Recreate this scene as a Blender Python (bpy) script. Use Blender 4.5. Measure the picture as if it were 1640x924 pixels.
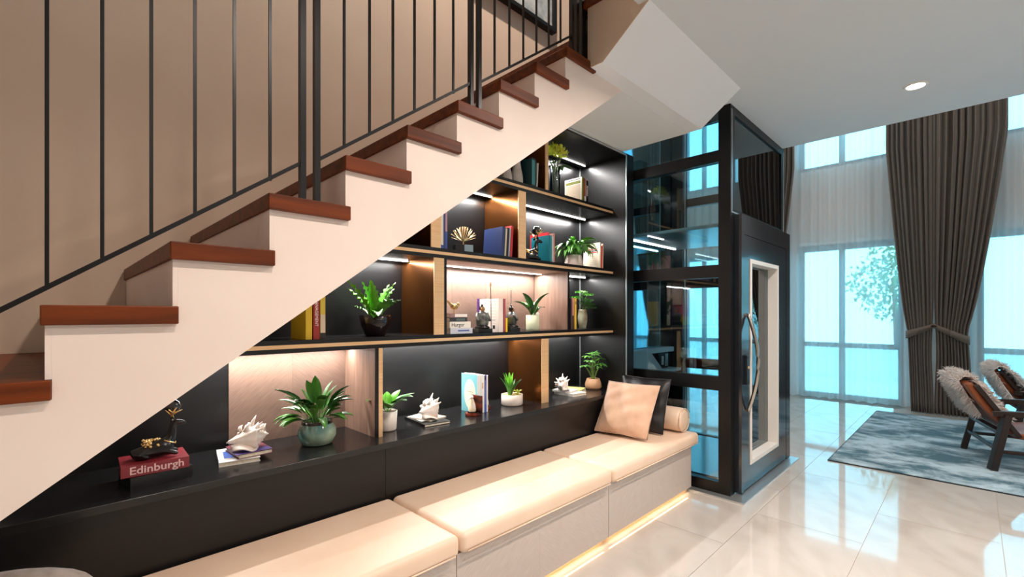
import bpy, bmesh, math, random
from math import sin, cos, pi, radians, sqrt
from mathutils import Vector, Matrix, Euler
random.seed(7)
for o in list(bpy.data.objects): bpy.data.objects.remove(o)
SC = bpy.context.scene
COL = SC.collection
# ------------------------------------------------------------------ camera
# X runs along the bookcase wall, Y goes into that wall, floor is z = 0
F, CX, HY, EYE = 737.0, 820.0, 503.0, 1.40
cam = bpy.data.cameras.new('camera'); cam.sensor_width = 36.0; cam.lens = F/1640*36
cam.shift_y = (HY-462.0)/1640.0; cam.clip_start = 0.02
camo = bpy.data.objects.new('camera', cam); COL.objects.link(camo)
camo.location = (0, 0, EYE); camo.rotation_euler = (pi/2, 0, -pi/4)
SC.camera = camo
# ------------------------------------------------------------------ world, exposure
w = bpy.data.worlds.new('world'); SC.world = w; w.use_nodes = True
bg = w.node_tree.nodes['Background']
bg.inputs[0].default_value = (0.24, 0.70, 0.89, 1); bg.inputs[1].default_value = 7.0
vs = SC.view_settings
vs.view_transform = 'Standard'; vs.look = 'None'; vs.gamma = 1.0; vs.use_curve_mapping = False
vs.exposure = 0.0
SC.cycles.max_bounces = 10; SC.cycles.transparent_max_bounces = 16
SC.cycles.use_denoising = True; SC.cycles.sample_clamp_indirect = 6.0
def area(name, loc, size, power, col, rot=(0,0,0), size_y=None, spread=None, shape=None):
    l = bpy.data.lights.new(name, 'AREA'); l.energy = power; l.color = col; l.size = size
    if size_y: l.shape = 'RECTANGLE'; l.size_y = size_y
    if shape: l.shape = shape
    if spread: l.spread = spread
    o = bpy.data.objects.new(name, l); COL.objects.link(o); o.location = loc; o.rotation_euler = rot
    return o
# ------------------------------------------------------------------ helpers
def ux(u, Y): a = (u-CX)/F; return Y*(1+a)/(1-a)             # world X of image column u at depth plane Y
def sc(u, Y): a = (u-CX)/F; return (1-a)*F/(sqrt(2)*Y)        # pixels per metre there
def lin(c): return tuple((v/255/12.92 if v/255 <= .04045 else ((v/255+.055)/1.055)**2.4) for v in c)
class MB:
    def __init__(s): s.v = []; s.f = []; s.mi = []; s.m = 0
    def add(s, vs, fs, M=None):
        n = len(s.v)
        s.v += [tuple(M @ Vector(p)) if M else tuple(p) for p in vs]
        s.f += [tuple(i+n for i in f) for f in fs]; s.mi += [s.m]*len(fs); return s
    def box(s, x0, x1, y0, y1, z0, z1, M=None):
        return s.add([(x0,y0,z0),(x1,y0,z0),(x1,y1,z0),(x0,y1,z0),(x0,y0,z1),(x1,y0,z1),(x1,y1,z1),(x0,y1,z1)],
            [(3,2,1,0),(4,5,6,7),(0,1,5,4),(1,2,6,5),(2,3,7,6),(3,0,4,7)], M)
    def prism(s, pts, y0, y1, axis='y', M=None):              # polygon (ccw seen from -axis side) extruded
        n = len(pts)
        def P(p, d): return (p[0], d, p[1]) if axis == 'y' else ((d, p[0], p[1]) if axis == 'x' else (p[0], p[1], d))
        vs = [P(p, y0) for p in pts]+[P(p, y1) for p in pts]
        fs = [tuple(range(n)), tuple(range(2*n-1, n-1, -1))]+[((i+1)%n, i, i+n, (i+1)%n+n) for i in range(n)]
        return s.add(vs, fs, M)
    def lathe(s, prof, n=24, M=None, cap=True, fn=None):
        vs = []; fs = []
        for r, z in prof:
            for i in range(n):
                a = 2*pi*i/n; rr = r*(fn(a, z) if fn else 1)
                vs.append((rr*cos(a), rr*sin(a), z))
        for j in range(len(prof)-1):
            for i in range(n):
                k = (i+1)%n; fs.append((j*n+i, j*n+k, (j+1)*n+k, (j+1)*n+i))
        if cap:
            fs.append(tuple(range(n-1, -1, -1))); fs.append(tuple((len(prof)-1)*n+i for i in range(n)))
        return s.add(vs, fs, M)
    def tube(s, pts, r, n=8, M=None, cap=True):
        pts = [Vector(p) for p in pts]; vs = []; fs = []; up = Vector((0,0,1))
        m = len(pts)
        for j, p in enumerate(pts):
            d = (pts[min(j+1,m-1)]-pts[max(j-1,0)]).normalized()
            a = d.cross(up)
            if a.length < .05: a = d.cross(Vector((1,0,0)))
            a.normalize(); b = d.cross(a)
            rr = r[j] if isinstance(r, (list, tuple)) else r
            for i in range(n):
                t = 2*pi*i/n; vs.append(p+(a*cos(t)+b*sin(t))*rr)
        for j in range(m-1):
            for i in range(n):
                k = (i+1)%n; fs.append((j*n+i, (j+1)*n+i, (j+1)*n+k, j*n+k))
        if cap: fs.append(tuple(range(n))); fs.append(tuple((m-1)*n+i for i in range(n-1,-1,-1)))
        return s.add(vs, fs, M)
    def ball(s, c, r, n=16, m=10, M=None):
        rx, ry, rz = r if isinstance(r, (list, tuple)) else (r, r, r)
        vs = [(c[0], c[1], c[2]-rz)]
        for j in range(1, m):
            t = pi*j/m
            for i in range(n):
                a = 2*pi*i/n; vs.append((c[0]+rx*sin(t)*cos(a), c[1]+ry*sin(t)*sin(a), c[2]-rz*cos(t)))
        vs.append((c[0], c[1], c[2]+rz)); L = len(vs)-1
        fs = [(0, 1+(i+1)%n, 1+i) for i in range(n)]
        for j in range(m-2):
            for i in range(n):
                k = (i+1)%n; b = 1+j*n; fs.append((b+i, b+k, b+n+k, b+n+i))
        b = 1+(m-2)*n; fs += [(b+i, b+(i+1)%n, L) for i in range(n)]
        return s.add(vs, fs, M)
    def grid(s, fn, nu, nv, M=None):                           # fn(u,v) -> point
        vs = [fn(i/nu, j/nv) for j in range(nv+1) for i in range(nu+1)]
        fs = [(j*(nu+1)+i, j*(nu+1)+i+1, (j+1)*(nu+1)+i+1, (j+1)*(nu+1)+i) for j in range(nv) for i in range(nu)]
        return s.add(vs, fs, M)
    def mesh(s, name, mats, smooth=False):
        me = bpy.data.meshes.new(name); me.from_pydata(s.v, [], s.f)
        mats = mats if isinstance(mats, (list, tuple)) else [mats]
        for m in mats: me.materials.append(m)
        if len(mats) > 1: me.polygons.foreach_set('material_index', s.mi)
        if smooth: me.polygons.foreach_set('use_smooth', [True]*len(me.polygons))
        me.update(); return me
    def build(s, name, mat, parent=None, loc=(0,0,0), bevel=0, seg=2, smooth=False, subsurf=0, rot=(0,0,0), solid=0):
        return ob(name, s.mesh(name, mat, smooth), parent, loc, bevel, seg, subsurf, rot, solid)
def ob(name, me, parent=None, loc=(0,0,0), bevel=0, seg=2, subsurf=0, rot=(0,0,0), solid=0):
    o = bpy.data.objects.new(name, me); COL.objects.link(o); o.location = loc; o.rotation_euler = rot
    if parent: o.parent = parent
    if solid:
        m = o.modifiers.new('solid', 'SOLIDIFY'); m.thickness = solid
    if bevel:
        m = o.modifiers.new('bevel', 'BEVEL'); m.width = bevel; m.segments = seg; m.limit_method = 'ANGLE'; m.angle_limit = radians(40)
    if subsurf:
        m = o.modifiers.new('sub', 'SUBSURF'); m.levels = subsurf; m.render_levels = subsurf
    return o
def tag(o, label=None, cat=None, group=None, kind=None):
    if label: o['label'] = label
    if cat: o['category'] = cat
    if group: o['group'] = group
    if kind: o['kind'] = kind
    return o
def thing(name, label, cat, loc=(0,0,0), rz=0, group=None):
    o = bpy.data.objects.new(name, None); COL.objects.link(o); o.empty_display_size = .05
    o.location = loc; o.rotation_euler = (0,0,rz); return tag(o, label, cat, group)
def setting(name, loc=(0,0,0)):
    o = bpy.data.objects.new(name, None); COL.objects.link(o); o.location = loc; o['kind'] = 'structure'; return o
def text(name, s, size, mat, parent, loc, rot, ext=.0004, align='CENTER', sx=1, bold=0):
    c = bpy.data.curves.new(name, 'FONT'); c.body = s; c.size = size; c.extrude = ext; c.align_x = align; c.align_y = 'CENTER'; c.offset = bold
    c.materials.append(mat); c.resolution_u = 3
    tmp = bpy.data.objects.new(name, c); COL.objects.link(tmp); bpy.context.view_layer.update()
    me = bpy.data.meshes.new_from_object(tmp.evaluated_get(bpy.context.evaluated_depsgraph_get()))
    bpy.data.objects.remove(tmp); me.materials.clear(); me.materials.append(mat)
    o = bpy.data.objects.new(name, me); COL.objects.link(o); o.parent = parent; o.location = loc; o.rotation_euler = rot; o.scale = (sx,1,1)
    return o
# ------------------------------------------------------------------ materials
MATS = {}
def mat(name, rgb, rough=.5, metal=0, spec=.5, emit=None, es=0, coat=0, sheen=0):
    if name in MATS: return MATS[name]
    m = bpy.data.materials.new(name); m.use_nodes = True; b = m.node_tree.nodes['Principled BSDF']
    b.inputs['Base Color'].default_value = (*lin(rgb), 1); b.inputs['Roughness'].default_value = rough
    b.inputs['Metallic'].default_value = metal; b.inputs['Specular IOR Level'].default_value = spec
    b.inputs['Coat Weight'].default_value = coat; b.inputs['Coat Roughness'].default_value = .08
    b.inputs['Sheen Weight'].default_value = sheen
    if emit: b.inputs['Emission Color'].default_value = (*lin(emit), 1); b.inputs['Emission Strength'].default_value = es
    MATS[name] = m; return m
def N(m, t, **kw):
    n = m.node_tree.nodes.new(t)
    for k, v in kw.items():
        if hasattr(n, k): setattr(n, k, v)
        else: n.inputs[k].default_value = v
    return n
def varied(name, c1, c2, rough, scale=(1,1,1), rot=(0,0,0), nscale=6, detail=6, bump=0, kind='noise', spec=.5, metal=0, lo=.35, hi=.65, coords='Object', sheen=0, distortion=0, rv=0, coat=0):
    """two-tone procedural material driven by stretched noise / wave / voronoi"""
    m = mat(name, c1, rough, metal, spec, sheen=sheen, coat=coat); nt = m.node_tree; b = nt.nodes['Principled BSDF']
    tc = N(m, 'ShaderNodeTexCoord'); mp = N(m, 'ShaderNodeMapping')
    if any(rot): mp.vector_type = 'TEXTURE'; scale = tuple(1/s for s in scale)
    mp.inputs['Scale'].default_value = scale; mp.inputs['Rotation'].default_value = rot
    nt.links.new(tc.outputs[coords], mp.inputs[0])
    if kind == 'noise':
        t = N(m, 'ShaderNodeTexNoise'); t.inputs['Scale'].default_value = nscale; t.inputs['Detail'].default_value = detail; t.inputs['Distortion'].default_value = distortion
        fac = t.outputs[0]
    elif kind == 'wave':
        t = N(m, 'ShaderNodeTexWave'); t.inputs['Scale'].default_value = nscale; t.inputs['Distortion'].default_value = distortion or 3; t.inputs['Detail'].default_value = detail; fac = t.outputs['Fac']
    else:
        t = N(m, 'ShaderNodeTexVoronoi'); t.inputs['Scale'].default_value = nscale; fac = t.outputs['Distance']
    nt.links.new(mp.outputs[0], t.inputs['Vector'])
    r = N(m, 'ShaderNodeValToRGB'); r.color_ramp.elements[0].position = lo; r.color_ramp.elements[1].position = hi
    r.color_ramp.elements[0].color = (*lin(c1), 1); r.color_ramp.elements[1].color = (*lin(c2), 1)
    nt.links.new(fac, r.inputs[0]); nt.links.new(r.outputs[0], b.inputs['Base Color'])
    if bump:
        bp = N(m, 'ShaderNodeBump'); bp.inputs['Strength'].default_value = bump; bp.inputs['Distance'].default_value = .01
        nt.links.new(fac, bp.inputs['Height']); nt.links.new(bp.outputs[0], b.inputs['Normal'])
    return m
def glass(name, tint, refl=1.0, rough=0.0):
    m = bpy.data.materials.new(name); m.use_nodes = True; nt = m.node_tree; nt.nodes.clear()
    out = N(m, 'ShaderNodeOutputMaterial'); mx = N(m, 'ShaderNodeMixShader'); tr = N(m, 'ShaderNodeBsdfTransparent'); gl = N(m, 'ShaderNodeBsdfGlossy')
    tr.inputs[0].default_value = (*tint, 1); gl.inputs['Roughness'].default_value = rough; gl.inputs[0].default_value = (.9,.97,1,1)
    fr = N(m, 'ShaderNodeFresnel'); fr.inputs[0].default_value = 1.5+refl*.35
    nt.links.new(fr.outputs[0], mx.inputs[0]); nt.links.new(tr.outputs[0], mx.inputs[1]); nt.links.new(gl.outputs[0], mx.inputs[2]); nt.links.new(mx.outputs[0], out.inputs[0])
    MATS[name] = m; return m
def sheerm(name, col, trans, opac):
    m = bpy.data.materials.new(name); m.use_nodes = True; nt = m.node_tree; nt.nodes.clear()
    out = N(m, 'ShaderNodeOutputMaterial'); mx = N(m, 'ShaderNodeMixShader'); m2 = N(m, 'ShaderNodeMixShader')
    tr = N(m, 'ShaderNodeBsdfTransparent'); tl = N(m, 'ShaderNodeBsdfTranslucent'); df = N(m, 'ShaderNodeBsdfDiffuse')
    for n in (tl, df): n.inputs[0].default_value = (*col, 1)
    m2.inputs[0].default_value = trans; mx.inputs[0].default_value = opac
    nt.links.new(df.outputs[0], m2.inputs[1]); nt.links.new(tl.outputs[0], m2.inputs[2])
    nt.links.new(tr.outputs[0], mx.inputs[1]); nt.links.new(m2.outputs[0], mx.inputs[2]); nt.links.new(mx.outputs[0], out.inputs[0])
    MATS[name] = m; return m
white = varied('white_paint', (244,227,215), (240,222,210), .55, nscale=3)
ceilm = mat('ceiling_paint', (212,219,224), .7)
soffm = mat('soffit_paint', (230,234,238), .7)
beige = varied('stair_wall_paint', (220,196,172), (214,189,164), .6, nscale=2)
wallm = mat('wall_paint', (225,222,218), .7)
treadm = varied('dark_tread_wood', (80,34,8), (118,52,12), .45, scale=(1.2,14,14), nscale=2.2, detail=8, bump=.05, spec=.25)
black = varied('black_lacquer', (13,13,14), (19,19,20), .34, scale=(1,1,30), nscale=4, spec=.4)
blackm = mat('black_metal', (11,11,12), .35, 0, .35)
ledgem = varied('black_ledge', (20,20,21), (29,29,30), .2, scale=(3,40,40), nscale=3, spec=.5)
bronze = varied('bronze_mirror', (120,72,36), (132,82,42), .2, scale=(1,30,1), nscale=8, metal=.9)
gold = varied('brushed_gold', (232,186,134), (240,202,156), .34, scale=(1,1,30), nscale=5, metal=.35)
veneerA = varied('chevron_veneer_left', (140,113,99), (106,84,72), .45, scale=(3,1,40), rot=(0,radians(-40),0), nscale=4.5, detail=8, lo=.15, hi=.85)
veneerB = varied('chevron_veneer_right', (134,108,95), (102,81,70), .45, scale=(3,1,40), rot=(0,radians(40),0), nscale=4.5, detail=8, lo=.15, hi=.85)
veneerV = varied('plain_veneer', (146,115,99), (122,95,81), .4, scale=(14,14,1.5), nscale=3, detail=8, lo=.3, hi=.7)
benchA = varied('bench_veneer_left', (208,197,189), (184,171,162), .42, scale=(3,1,40), rot=(0,radians(-35),0), nscale=4.5, detail=8, lo=.15, hi=.85)
benchB = varied('bench_veneer_right', (206,195,187), (188,175,166), .42, scale=(3,1,40), rot=(0,radians(35),0), nscale=4.5, detail=8, lo=.15, hi=.85)
leather = varied('peach_leather', (240,214,190), (235,206,180), .42, nscale=5, bump=.02)
velvet = varied('peach_suede', (224,188,160), (205,164,136), .85, nscale=7, detail=4, sheen=.4)
blackleather = mat('black_leather', (24,23,24), .38)
greyfab = varied('grey_fabric', (150,140,132), (128,118,110), .9, nscale=30, sheen=.3)
alu = mat('pale_aluminium', (205,212,215), .3, .8)
creamframe = mat('cream_frame', (232,227,220), .35)
darkgloss = varied('dark_gloss_panel', (26,30,36), (32,37,44), .12, nscale=2, spec=.8)
steel = mat('brushed_steel', (196,190,182), .22, 1)
led = mat('led_strip', (255,255,255), .5, emit=(255,248,240), es=10)
lamp = mat('downlight_glow', (255,255,255), .5, emit=(255,236,205), es=18)
lampring = mat('downlight_ring', (240,236,230), .4)
paneg = glass('lift_glass', (.84,.93,.95), .3)
clearg = glass('window_glass', (.90,.97,1.0), .2)
liftmirror = mat('dark_mirror', (150,196,210), .03, 1)
tilem = varied('cream_marble', (196,190,183), (178,170,161), .05, scale=(1,2.2,1), rot=(0,0,.5), nscale=1.3, detail=9, lo=.38, hi=.72, distortion=1.5, spec=.6)
grout = mat('grout', (196,180,166), .7)
rugm = varied('rug_pile', (44,92,108), (184,206,216), .95, scale=(1.5,1.1,1), nscale=1.9, detail=15, lo=.42, hi=.58, distortion=.3, sheen=.2)
curtm = varied('taupe_curtain', (116,105,95), (94,84,76), .9, scale=(40,40,40), nscale=6, sheen=.25)
sheer = sheerm('sheer_voile', (.95,.97,.98), .5, .58)
for n_ in rugm.node_tree.nodes:
    if n_.type == 'TEX_NOISE': n_.inputs['Roughness'].default_value = .68
winframe = mat('window_frame', (70,84,92), .4, .3)
# ------------------------------------------------------------------ dimensions
YB, YS, YL, YW = 2.60, 2.24, 2.113, 2.65          # bookcase back, shelf front, ledge front, wall plane
XS = 3.50                                          # inner face of the bookcase side
ZL = .743; Z2, Z3, Z4, ZT = 1.248, 1.764, 2.296, 2.79; TH = .03
GO, RI = .2445, .1755                              # stair going / riser
def nx(k): return -.0198+GO*(k-2)
def nz(k): return 1.4215+RI*(k-2)
YST = 1.54                                         # stair side plane
def zsof(X): return .9944+.716*X
ZC, ZU, XC, XW = 3.0, 6.0, 5.0, 9.2               # ceiling, upper ceiling, ceiling edge, window wall
LX0, LX1, LY0, LY1 = 3.65, 5.06, 1.30, 2.42       # lift shaft
# ------------------------------------------------------------------ floor with tiles
fl = MB().box(-3.2, XW+.2, -4.4, 4.4, -.10, -.004).build('floor', grout); fl['kind'] = 'structure'
tw, tl = .60, 1.20; g = .0015
tmes = {}
for j in range(15):
    y0 = -4.33+tw*j
    for i in range(11):
        x0 = -3.1+tl*i+(.6 if j % 2 else 0)-.6
        xa, xb = max(x0, -3.2), min(x0+tl, XW+.1); ya, yb = max(y0, -4.3), min(y0+tw, 4.3)
        if xb-xa < .05 or yb-ya < .05: continue
        key = (round(xb-xa,3), round(yb-ya,3))
        if key not in tmes:
            w_, d_ = xb-xa, yb-ya
            tmes[key] = MB().box(g, w_-g, g, d_-g, -.004, 0).mesh('tile', tilem)
        ob('tile', tmes[key], fl, (xa, ya, 0))
# ------------------------------------------------------------------ shell
def wall(name, m, *boxes):
    b = MB()
    for q in boxes: b.box(*q)
    o = b.build(name, m); o['kind'] = 'structure'; return o
wall('wall_back', beige, (-3.2, 3.66, YW, YW+.15, 0, ZU))
wall('wall_left', wallm, (-3.35, -3.2, -4.4, YW+.15, 0, ZU))
wall('wall_front', wallm, (-3.35, XW+.3, -4.55, -4.4, 0, ZU))
wall('wall_living', wallm, (LX1+.04, XW+.3, 4.4, 4.55, 0, ZU), (LX1-.06, LX1+.04, LY1+.05, 4.55, 0, ZU), (3.66, LX1-.06, LY1+.08, LY1+.2, 0, ZU), (3.66, 3.76, LY1+.2, YW+.2, 0, ZU))
wall('ceiling', ceilm, (-3.2, XC, -4.4, 1.22, ZC, ZC+.25), (3.45, XC, 1.22, LY0-.002, ZC, ZC+.25), (3.45, LX0-.01, LY0-.002, YST-.002, ZC, ZC+.25))
wall('ceiling_upper', ceilm, (-3.35, XW+.3, -4.55, 4.55, ZU, ZU+.15))
# window wall with openings: z 0..2.57 and 3.85..5.6
bays = [(-4.2,-2.9), (-2.75,-1.5), (-1.42,-.05), (.74,2.14), (2.3,3.1), (3.25,4.2)]
segs = [(-4.4,-4.2), (-2.9,-2.75), (-1.5,-1.42), (-.05,.74), (2.14,2.3), (3.1,3.25), (4.2,4.4)]
wb = [(XW, XW+.2, -4.4, 4.4, 2.57, 3.85), (XW, XW+.2, -4.4, 4.4, 5.6, ZU)]
for a, b in segs: wb += [(XW, XW+.2, a, b, 0, 2.57), (XW, XW+.2, a, b, 3.85, 5.6)]
wall('wall_right', wallm, *wb)
n = 0
for a, b in bays:
    for z0, z1, rail in ((0, 2.57, .885), (3.85, 5.6, None)):
        n += 1
        wnd = setting('window_%d' % n, (XW+.06, (a+b)/2, z0)); h = (b-a)/2; H = z1-z0; f = .07
        fr = MB().box(0,.07,-h,-h+f,0,H).box(0,.07,h-f,h,0,H).box(0,.07,-h+f,h-f,H-f-.03,H).box(0,.07,-h+f,h-f,0,f)
        fr.build('window_frame', winframe, wnd)
        MB().box(.005,.065,-.04+.09,.04+.09,f,H-f-.03).build('mullion', winframe, wnd)
        if rail: MB().box(.005,.065,-h+f,h-f,rail-.04,rail+.04).build('rail', winframe, wnd)
        for s0, s1 in ((-h+f, .05), (.13, h-f)):
            if rail:
                MB().box(.03,.036,s0,s1,f,rail-.04).build('pane', clearg, wnd); MB().box(.03,.036,s0,s1,rail+.04,H-f-.03).build('pane', clearg, wnd)
            else: MB().box(.03,.036,s0,s1,f,H-f-.03).build('pane', clearg, wnd)
# landing window on the stair wall
wnd = setting('window_13', (2.6, YW-.03, 3.88))
frm = MB()
for x0, x1, z0, z1 in ((-.75,.55,0,.032), (-.75,.55,1.35,1.4), (-.75,-.70,.032,1.35), (.515,.55,.032,1.35), (-.12,-.08,.032,1.35)): frm.box(x0,x1,-.03,.03,z0,z1)
frm.build('window_frame', blackm, wnd)
frost = varied('frosted_pane', (200,202,198), (150,156,154), .25, nscale=9, detail=6)
MB().box(-.70,-.12,-.004,.004,.032,1.35).build('pane', frost, wnd); MB().box(-.08,.515,-.004,.004,.032,1.35).build('pane', frost, wnd)
# ------------------------------------------------------------------ outside
og = MB().box(XW+.3, 22, -9, 9, -.25, -.1).build('terrace', mat('terrace_stone', (205,208,205), .8)); og['kind'] = 'structure'
bw = MB().box(13.4, 13.6, -9, 9, -.1, .62).box(13.36,13.64,-9,9,.62,.68).build('garden_wall', mat('garden_wall_paint', (235,238,238), .8))
tag(bw, 'low white garden wall outside behind the sheer curtains', 'wall')
leafg = varied('tree_leaf', (60,110,62), (98,150,80), .7, nscale=3)
for k, (X, Y, Z, R) in enumerate(((14.6,1.3,2.3,1.0), (15.2,-2.2,2.0,1.2))):
    t = thing('garden_tree', ['leafy garden tree seen through the window beside the lift', 'leafy garden tree outside behind the armchairs'][k], 'tree', (X, Y, -.1), 0, 'garden trees')
    MB().tube([(0,0,0),(.05,0,.8),(0,.05,Z-.2)], [.09,.07,.04]).build('trunk', treadm, t)
    b = MB(); rnd = random.Random(k)
    for i in range(900):
        d = Vector((rnd.gauss(0,1), rnd.gauss(0,1), rnd.gauss(0,1))).normalized()*R*rnd.random()**.4
        M = Matrix.Translation(Vector((0,0,Z))+d) @ Euler((rnd.random()*6, rnd.random()*6, rnd.random()*6)).to_matrix().to_4x4()
        b.add([(0,0,0),(.05,.04,.01),(.14,0,0),(.05,-.04,.01)], [(0,1,2,3)], M)
    b.build('foliage', leafg, t)['kind'] = 'stuff'
# ------------------------------------------------------------------ staircase
st = thing('staircase', 'white rendered stair flight with dark wood treads above the bookcase', 'staircase', (nx(-5), YST, 0))
ox = nx(-5)
KL = 10
pts = []
xL = -(.9944)/.716                                 # where the soffit line reaches the floor
pts.append((nx(-5)+.02, 0)); pts.append((xL, 0)); 
XE = nx(KL+1)+.02                                  # landing edge
pts += [((ZT-.9944)/.716, ZT), (3.45, ZT), (3.45, ZC), (XE, ZC)]
for k in range(KL, -6, -1):
    pts += [(nx(k+1)+.02, nz(k)-.048), (nx(k)+.02, nz(k)-.048)] if k < KL else [(XE, nz(k)-.048), (nx(k)+.02, nz(k)-.048)]
cl = []
for p in pts:
    if not cl or (abs(p[0]-cl[-1][0])+abs(p[1]-cl[-1][1])) > 1e-5: cl.append(p)
cl = [(x-ox, z) for x, z in cl]
MB().prism(cl, 0, YW-YST-.002).build('stair_body', white, st)
for k in range(-5, KL+1):
    MB().box(nx(k)-ox, nx(k+1)-ox+.019, -.02, YW-YST-.002, nz(k)-.048, nz(k)).build('tread', treadm, st, bevel=.003)
    if k > -5: MB().box(nx(k)-ox+.008, nx(k)-ox+.0199, 0, YW-YST-.002, nz(k-1), nz(k)-.048).build('riser', white, st)
MB().box(XE-ox-.02, 3.45-ox, -.0, YW-YST-.002, ZC, ZC+.03).build('landing_floor', treadm, st)
MB().box((ZT-.9944)/.716-ox+.002, 3.45-ox, .0, YW-YST-.002, ZT-.0035, ZT-.0003).build('landing_soffit', soffm, st)
# second flight rising towards the viewer from the landing
s2 = thing('upper_stair_flight', 'upper stair flight with sloping white underside turning off the landing', 'staircase', (2.15, 1.44, ZT))
prof = [(0,0), (0,.24)]
y, z = 0, .24
pr = [(.10,0),(.10,.21)]
for i in range(6):
    pr += [(.10-.25*i, .21+.175*(i+1)-.045), (.10-.25*(i+1), .21+.175*(i+1)-.045)]
pr = pr+[(-1.4, 1.05), (0,0)]
MB().prism(pr, 0, 1.30, axis='x').build('flight_body', soffm, s2)
MB().prism(pr, -.004, 0, axis='x').build('side_face', beige, s2)  # beige colour stands in for the warm shade on this side
for i in range(6):
    MB().box(-.02, 1.30, .10-.25*(i+1), .12-.25*i, .21+.175*(i+1)-.045, .21+.175*(i+1)).build('tread', treadm, s2, bevel=.003)
# ------------------------------------------------------------------ railings
YR = 1.565
def railing(label, x0, nb, first, x1, last=False):
    def zr(X): return nz(4)+.718*(X-nx(4))+.03
    def tread_top(X): return nz(int(math.floor((X-nx(2))/GO))+2)
    r = thing('stair_railing', label, 'railing', (x0, YR, tread_top(x0)), 0, 'black stair railing panels')
    zb = tread_top(x0); Hh = .95
    for X in (x0, x1):
        MB().box(X-x0-.009, X-x0+.009, -.011, .011, tread_top(X)-zb, zr(X)+Hh-zb).build('post', blackm, r)
    for s, hh in ((0, .014), (Hh-.02, .02)):
        MB().add([(.011,-.008,zr(x0)-zb+s),(x1-x0-.011,-.008,zr(x1)-zb+s),(x1-x0-.011,.008,zr(x1)-zb+s),(.011,.008,zr(x0)-zb+s),
                  (.011,-.008,zr(x0)-zb+s+hh),(x1-x0-.011,-.008,zr(x1)-zb+s+hh),(x1-x0-.011,.008,zr(x1)-zb+s+hh),(.011,.008,zr(x0)-zb+s+hh)],
            [(3,2,1,0),(4,5,6,7),(0,1,5,4),(1,2,6,5),(2,3,7,6),(3,0,4,7)]).build('bottom_rail' if s == 0 else 'handrail', blackm, r)
    for i in range(nb):
        X = x0+(x1-x0)*(i+1)/(nb+1)
        MB().box(X-x0-.004, X-x0+.004, -.004, .004, zr(X)-zb+.006, zr(X)-zb+Hh-.01).build('baluster', blackm, r)
railing('black metal stair railing panel nearest the left edge', -.305, 8, 0, .585)
railing('black metal stair railing panel in the middle of the flight', .632, 6, 0, 1.307)
railing('black metal stair railing panel up at the landing', 1.354, 6, 0, 2.03)
lr = thing('landing_railing', 'black metal railing panel turning up the second flight', 'railing', (2.10, 1.57, nz(10)))
for px in (-.02, .03, .065): MB().box(px-.012,px+.012,-.012,.012,0,1.2).build('post', blackm, lr)
MB().box(.02,.078,-.005,.005,.14,1.15).build('infill_plate', blackm, lr)
MB().box(.054,.078,-.60,-.576,.60,1.9).build('post', blackm, lr)
for i in range(5): MB().box(.062,.070,-.12-.09*i,-.112-.09*i,.30+.063*i,1.25+.063*i).build('baluster', blackm, lr)
for s in (.28, 1.22): MB().tube([(.066,-.0,s-.02),(.066,-.58,s+.39)], .009, 8).build('handrail' if s > 1 else 'bottom_rail', blackm, lr)
# ------------------------------------------------------------------ downlights (first one real, the others added as unseen fill)
def downlight(X, Y, label, p=23, zc=ZC, col=(1.0,.86,.77)):
    t = thing('downlight', label, 'downlight', (X, Y, zc), 0, 'ceiling downlights')
    MB().lathe([(.052,-.006),(.066,-.006),(.07,0)], 28, cap=False).build('rim', lampring, t)
    MB().lathe([(.0,-.003),(.052,-.003)], 28, cap=False).build('lens', lamp, t)
    area('downlight_lamp', (X, Y, zc-.012), .10, p, col, shape='DISK', spread=radians(156))
downlight(4.28, .28, 'round recessed downlight glowing in the grey ceiling', 13)
for X, Y, L in ((2.5,.28,'added unseen fill lamp above the bench'), (.75,.28,'added unseen fill lamp over the near end of the bench'), (-1.2,.28,'added unseen fill lamp left of the stairs'),
             (4.28,-1.9,'added unseen fill lamp towards the far right of the ceiling'), (2.5,-1.9,'added unseen fill lamp behind the viewer on the right'), (.75,-1.9,'added unseen fill lamp behind the viewer'), (-1.2,-1.9,'added unseen fill lamp behind the viewer on the left')):
    downlight(X, Y, L, {(2.5,.28):46, (.75,.28):21, (-1.2,.28):4, (4.28,-1.9):9, (-1.2,-1.9):5, (2.5,-1.9):48, (.75,-1.9):30}.get((X, Y), 30))  # unseen lamps added to give the room warm fill light
for X, Y, L in ((6.2,.6,'added unseen fill lamp in the high ceiling over the rug'), (6.2,2.6,'added unseen fill lamp in the high ceiling behind the lift'), (6.2,-1.6,'added unseen fill lamp in the high ceiling above the armchairs'), (7.6,1.6,'added unseen fill lamp in the high ceiling near the sheers'), (7.6,-.4,'added unseen fill lamp in the high ceiling near the tied curtains')):
    downlight(X, Y, L, 16, ZU, (1.0,.93,.86))  # unseen lamps added to brighten the sheers and the window side
for X, Y, L in ((2.0,1.7,'added unseen fill lamp high above the landing'),):
    downlight(X, Y, L, 95, ZU)  # unseen lamp added to brighten the wall of the stair void
# ------------------------------------------------------------------ bookcase
bk = thing('bookcase', 'black built-in bookcase with gold edges and lit shelves under the stairs', 'bookcase', (0, YB, 0))
def bp(name, m, x0, x1, y0, y1, z0, z1, parent=None, bevel=0):
    return MB().box(x0, x1, y0-YB, y1-YB, z0, z1).build(name, m, parent or bk, bevel=bevel)
def xcut(z): return (z-.9944)/.716                 # left limit under the stair soffit at height z
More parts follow.
